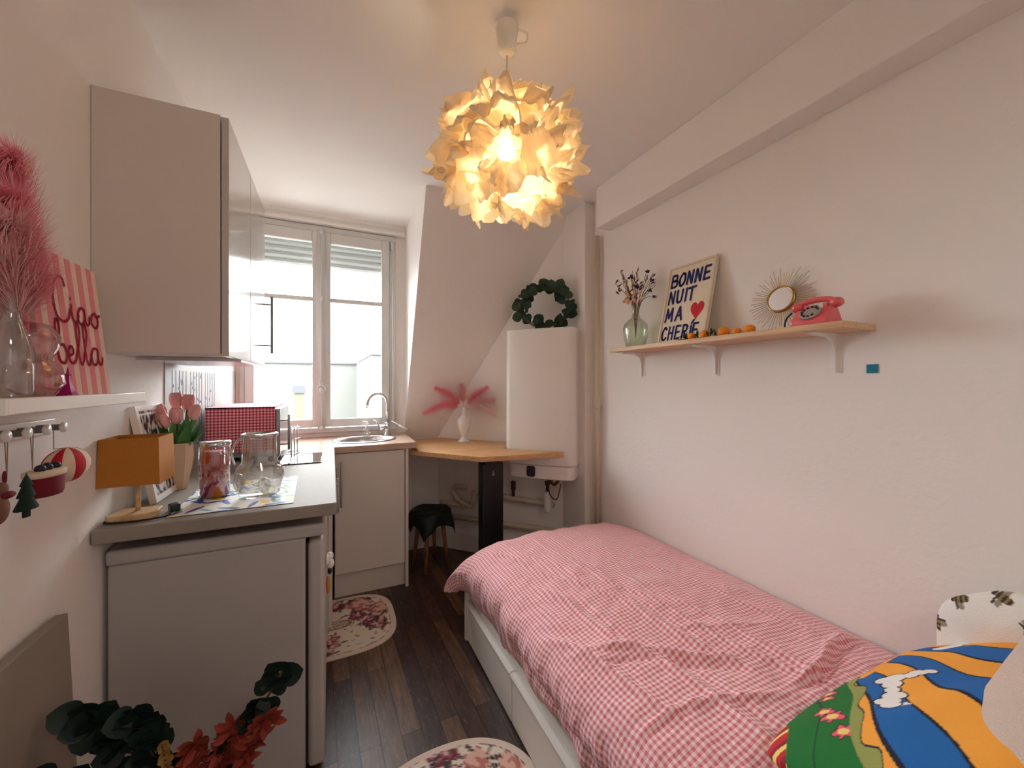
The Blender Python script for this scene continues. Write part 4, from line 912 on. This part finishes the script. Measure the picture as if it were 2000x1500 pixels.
def duv(s, t):
    p, _ = pat(s); y, _ = yat(t); x = p.x; z = p.y
    top = max(0, min(1, (z-.40)/.08)); fold = y.y
    z2 = z - fold*(1 if z > .30 else .2)
    z2 = max(z2, .240 + .010*sin(y.x*17))
    n1 = noise.noise(Vector((x*5, y.x*3.5, 2))); n2 = noise.noise(Vector((x*16, y.x*9, 5))); n3 = noise.noise(Vector((x*38, y.x*26, 5)))
    dz = .012*n1 + .0075*n2 + .003*n3 + sum(crease(x, y.x, *c) for c in CR)
    side = 1-top
    wav = side*(.014*noise.noise(Vector((y.x*11, z*4, 1))) + .008*noise.noise(Vector((y.x*30, z*8, 7))))
    yy = y.x + side*.010*noise.noise(Vector((z*20, y.x*9, 3)))
    damp = 1 if s < .9 else max(0, (1-s)/.1)
    wav += side*.024*math.exp(-((z-.335)/.024)**2)*max(0, min(1, (1.40-y.x)*3))
    if t > .84: wav -= side*.050*min(1, (t-.84)/.10)
    if t > .93: wav += side*(-.014*sin((t-.93)/.07*pi))
    return Vector((min(x + wav + side*.0, 1.574), yy, z2 + dz*(top*.9+.1)*damp + (-.018*sin(y.x*23)*max(0,(.33-z)/.07) if z < .33 else 0)))
b = B(); grid(b, 190, 330, duv, uv=lambda s, t: (pat(s)[1], yat(t)[1]))
dv = obj('duvet', b, GING, smooth=True); tag(dv, 'pink and white gingham duvet spread over the bed', 'duvet')
md = dv.modifiers.new('t', 'SOLIDIFY'); md.thickness = .006; md.offset = -1

# cushions
def pillow(name, label, w, h, th, M, m, fn=None, nu=80, nv=80, pinch=.10):
    b = B(); sides = []
    for sgn in (1,-1):
        def f(u, v):
            x, y = u*2-1, v*2-1
            e = (1-abs(x)**2.6)*(1-abs(y)**2.6); zz = sgn*th/2*(max(0,e)**.45)
            k = 1 - pinch*abs(y)**4; k2 = 1 - pinch*abs(x)**4
            p = Vector((x*w/2*k, y*h/2*k2, zz)); nn = noise.noise(Vector((x*2.3+w*9, y*2.3, sgn*2)))
            return M @ (p + Vector((0,0,.010*nn*e)))
        sides.append(grid(b, nu, nv, f))
    bmesh.ops.remove_doubles(b, verts=b.verts[:], dist=.0004)
    o = obj(name, b, m, smooth=True); tag(o, label, 'cushion')
    if fn:
        Mi = M.inverted(); paint(o, lambda i, co: fn((Mi@co).x/w+.5, (Mi@co).y/h+.5, co))
    return o
# bee cushion stands against the wall
Mb = Matrix.Translation((1.476,.215,.640)) @ Matrix.Rotation(radians(8), 4, 'Y') @ Matrix.Rotation(radians(-90), 4, 'Y') @ Matrix.Rotation(radians(3), 4, 'Z')
bees = [(.50,.80,.6),(.84,.90,2.0),(.93,.76,1.2),(.80,.66,2.4),(.60,.985,.2),(.30,.97,1.7),(.45,.40,.3),(.9,.5,1.2)]
def beef(u, v, co):
    for bx, by, a in bees:
        dx, dy = (u-bx)*.34, (v-by)*.52; p = dx*cos(a)+dy*sin(a); q = -dx*sin(a)+dy*cos(a)
        if (p/.017)**2+(q/.009)**2 < 1: return srgb(58,48,40) if int((p+.03)/.0055)%2 else srgb(140,118,76)
        if ((p-.003)/.006)**2+((abs(q)-.013)/.011)**2 < 1: return srgb(150,140,122)
        if ((p-.019)/.005)**2+(q/.006)**2 < 1: return srgb(40,34,32)
        if abs(p-.012) < .0025 and abs(q) < .022: return srgb(70,60,50)
    return srgb(232,228,222)
pillow('bee_cushion', 'white cushion printed with bees propped against right wall', .34, .52, .13, Mb, attr_mat('bee_print', .9, .3, 400), beef, 150, 150, pinch=.24)
# sun cushion
P0 = Vector((.75,.525,.540)); UX = Vector((.78,.0,.0)); VX = Vector((0,-.355,.215))
ux = UX.normalized(); vx = VX.normalized(); nx = ux.cross(vx); nx = -nx if nx.z < 0 else nx
if ux.cross(vx).dot(nx) < 0: ux_ = ux
ctr = P0 + UX/2 + VX/2
Mc_ = Matrix(((ux.x,vx.x,nx.x,ctr.x),(ux.y,vx.y,nx.y,ctr.y),(ux.z,vx.z,nx.z,ctr.z),(0,0,0,1)))
G1, G2, OR, BL, WH, DK, PK, YL = srgb(20,112,44), srgb(150,156,84), srgb(246,168,62), srgb(16,100,172), srgb(240,234,230), srgb(22,24,44), srgb(236,92,120), srgb(240,214,120)
CLOUDS = [[(.47,.27,.030),(.49,.31,.034),(.44,.33,.030),(.40,.36,.022)],[(.36,.40,.034),(.31,.41,.036),(.28,.45,.028)],[(.54,.39,.026),(.51,.37,.022),(.56,.43,.020)],[(.93,.28,.034),(.90,.24,.030),(.98,.32,.034),(1.03,.34,.036)],[(.80,.75,.04),(.74,.80,.04)]]
def sunf(U_, V_, co):
    u = (U_-.04)/.85*.98; v = (V_-.07)/.93
    D = lambda cx, cy: sqrt(((u-cx)*.68)**2+((v-cy)*.386)**2)
    near = 9
    for cl_ in CLOUDS:
        for cx, cy, r in cl_:
            d = D(cx,cy)-r*.62; near = min(near, d)
    if near < 0: return WH
    if near < .0035: return DK
    sx, sy = abs((u-.29)*.68), abs((v-.50)*.386)
    if (sx/.016)**.6+(sy/.022)**.6 < 1: return WH
    g = u + v*1.0 + .02*sin(v*16+1)
    if v < -.005+.02*sin(u*22) and u > .45: return (srgb(150,24,58), srgb(30,60,40), srgb(206,50,84))[int(u*13)%3]
    if g < .16+.03*sin(v*20): return (srgb(196,34,48), YL, srgb(150,24,44))[int((u-v*.6)*34)%3]
    if g < .53 + .05*max(0,u-.35):
        for cx, cy, r in ((.36,.04,.016),(.31,.085,.013),(.19,.20,.016),(.165,.27,.018),(.24,.36,.010),(.10,.38,.016)):
            d = D(cx,cy); a = math.atan2((v-cy), (u-cx))
            if d < r*.62: return YL
            if d < r*(1.05+.3*sin(a*5)): return PK
            if d < r*(1.05+.3*sin(a*5))+.003: return srgb(90,20,40)
        return G1 if abs(g-.34-.03*sin(v*14)) > .006 else srgb(14,70,34)
    if g < .585+.022*sin(v*36): return G2
    if g < .592+.022*sin(v*36): return DK
    th = math.degrees(math.atan2(u-1.12+.012*sin(v*15), v+.65)); k = ((th+29)/5.6) % 2
    if v < .085+.02*sin(u*14) and u > .52: return OR
    w_ = .07
    if k < w_ or abs(k-1) < w_*.5 or k > 2-w_*.5: return DK
    return BL if k < 1 else OR
pillow('sun_cushion', 'bright cushion with blue and orange stripes, white clouds and green edge', .78, .415, .10, Mc_, attr_mat('sun_print', .85, .25, 400), sunf, 300, 220, pinch=.13)
Mw = Matrix.Translation((.99,.085,.742)) @ Matrix.Rotation(radians(-13), 4, 'Y') @ Matrix.Rotation(radians(-12), 4, 'X')
pillow('beige_pillow', 'plain pale beige pillow in the lower right corner', .98, .42, .13, Mw, mat('beige_plush', srgb(214,194,182), .95, bump=.5, bscale=240), pinch=.04)

# ---------------------------------------------------------------- rugs
def rug(c, rx, ry, n, seed, label, rz=0):
    b = B(); NR, NA = 60, 128; pts = []
    cv_ = b.verts.new((0,0,.006)); rows = []
    for i in range(1, NR+1):
        r = i/NR; row = []
        for k in range(NA):
            a = 2*pi*k/NA; q = (abs(cos(a))**n+abs(sin(a))**n)**(-1/n)
            row.append(b.verts.new((rx*r*q*cos(a), ry*r*q*sin(a), .006)))
        rows.append(row)
    low = [b.verts.new((v.co.x*1.003, v.co.y*1.003, .0008)) for v in rows[-1]]
    for k in range(NA):
        b.faces.new((cv_, rows[0][k], rows[0][(k+1)%NA])); b.faces.new((rows[-1][k], low[k], low[(k+1)%NA], rows[-1][(k+1)%NA]))
        for i in range(NR-1): b.faces.new((rows[i][k], rows[i+1][k], rows[i+1][(k+1)%NA], rows[i][(k+1)%NA]))
    o = obj('floral_mat', b, attr_mat('floral_print_%d'%seed, .75), smooth=False); o.location = (c[0],c[1],0); o.rotation_euler = (0,0,rz); tag(o, label, 'rug')
    rnd = random.Random(seed); fl = []
    for _ in range(14):
        a = rnd.random()*2*pi; r = rnd.uniform(.45,.85); fl.append((rx*r*cos(a), ry*r*sin(a), rnd.uniform(.032,.066), rnd.random()*6, rnd.random() < .7))
    lv = []
    for fx, fy, fr, p, _b in fl:
        for q in range(5): a = p+q*1.3; lv.append((fx+cos(a)*fr*1.25, fy+sin(a)*fr*1.25, a+.4, rnd.uniform(.016,.030)))
    def f(i, co):
        x, y = co.x, co.y; rr = (abs(x/rx)**n+abs(y/ry)**n)**(1/n)
        if rr > .90: return srgb(226,210,196)
        if rr > .885: return srgb(120,84,84)
        e = (x/(rx*.30))**2+(y/(ry*.16))**2
        if e < 1: return srgb(216,204,184) if e > .85 or e < .55 and noise.noise(Vector((x*150,y*150,0))) < .1 else srgb(140,110,100)
        for lx, ly, la, ll in lv:
            dx, dy = x-lx, y-ly; p_ = dx*cos(la)+dy*sin(la); q_ = -dx*sin(la)+dy*cos(la)
            if abs(p_) < ll and abs(q_) < .30*ll*(1-(p_/ll)**2): return srgb(78,62,62) if abs(q_) > .0012 else srgb(160,140,128)
        for fx, fy, fr, p, big in fl:
            d = sqrt((x-fx)**2+(y-fy)**2); a = math.atan2(y-fy, x-fx)
            R = fr*(1+.13*cos(5*a+p)+.05*cos(11*a))
            if d < R:
                k = sin(d*105 + a + 2.2*noise.noise(Vector((x*26,y*26,p)))) + .7*noise.noise(Vector((x*60,y*60,p)))
                if big: return srgb(116,50,66) if k > .55 else (srgb(160,86,100) if k > -.25 else (srgb(196,140,144) if k > -.8 else srgb(226,196,190)))
                return srgb(196,124,116) if k > .3 else srgb(226,184,170)
        if noise.noise(Vector((x*45,y*45,seed))) > .42: return srgb(130,104,96)
        return srgb(232,222,208)
    paint(o, f)
rug((.02,2.29), .305, .275, 3.2, 3, 'cream oval mat with burgundy flowers in front of sink cabinet')
rug((.34,1.14), .29, .235, 2.2, 8, 'cream oval mat with pink roses at the bottom of view')

# floor vase with artificial flowers at lower left
fv = thing('floor_vase', (-.30,1.12,0), 'floor vase with flower bunch below the frame', 'vase')
b = B(); lathe(b, [(0,.002),(.06,.002),(.075,.08),(.065,.2),(.04,.26),(.045,.28)], seg=28, cap=False); obj('vase_body', b, PLAST, fv, smooth=True)
def branch(label, pts, leaves, size, m, seed, name='eucalyptus_branch', pt_=0, spread=.6):
    t = thing(name, (-.30,1.12,.02), label, 'artificial flower', group='artificial stems in the floor vase'); rnd = random.Random(seed)
    sp_ = spline(pts, 8); b = B(); tube(b, sp_, .003, 6); obj('stem', b, BROWNST, t)
    b = B(); N = len(sp_)
    for k in range(leaves):
        q = .35+.65*k/leaves; i = min(int(q*(N-1)), N-2); p = sp_[i]; d = (sp_[i+1]-sp_[i]).normalized()
        dd = d*rnd.uniform(.0,.7) + Vector((rnd.uniform(-1,1), rnd.uniform(-.6,.2), rnd.uniform(-.5,.8)))*spread*1.6
        s_ = size*rnd.uniform(.75,1.15)
        leaf(b, p, dd, Vector((rnd.uniform(-.7,.7), -1, rnd.uniform(-.3,.6))), s_*(1-.45*pt_), s_*(1+.3*pt_), point=pt_)
    obj('leaves', b, m, t, smooth=True)
branch('tall dark eucalyptus stem leaning right before the fridge', [(0,0,.1),(.02,-.02,.28),(.09,-.03,.42),(.155,-.03,.52),(.20,-.03,.595)], 30, .05, LEAFD, 1)
branch('dark eucalyptus stem spreading left at frame bottom', [(0,0,.1),(-.04,-.02,.36),(-.10,-.02,.52),(-.17,-.02,.60)], 46, .05, LEAFD, 2)
branch('dark eucalyptus stem curling towards the leaning panel', [(0,0,.1),(-.06,-.06,.34),(-.14,-.08,.46),(-.19,-.08,.54)], 36, .055, LEAFD, 3)
branch('short dark eucalyptus stem at middle of the bunch', [(0,0,.1),(-.02,-.03,.36),(-.05,-.04,.50),(-.075,-.04,.585)], 40, .05, LEAFD, 4)
branch('red leafy stem in the middle of the bunch', [(0,0,.1),(.03,-.04,.3),(.07,-.05,.42),(.10,-.05,.50)], 110, .032, REDLEAF, 5, 'red_leaf_branch', 1)
branch('low red leafy stem behind the yellow sprigs', [(0,0,.1),(.0,-.05,.3),(.02,-.06,.42),(.04,-.06,.50)], 110, .030, REDLEAF, 6, 'red_leaf_branch', 1)
branch('right red leafy stem near the fridge corner', [(0,0,.1),(.06,-.04,.3),(.12,-.05,.42),(.165,-.05,.50)], 90, .034, REDLEAF, 7, 'red_leaf_branch', 1)
branch('sprig of tiny yellow flowers among the red leaves', [(0,0,.1),(-.01,-.06,.3),(-.01,-.07,.44),(-.02,-.07,.525)], 110, .014, YELLF, 8, 'yellow_flower_branch', 0, .5)
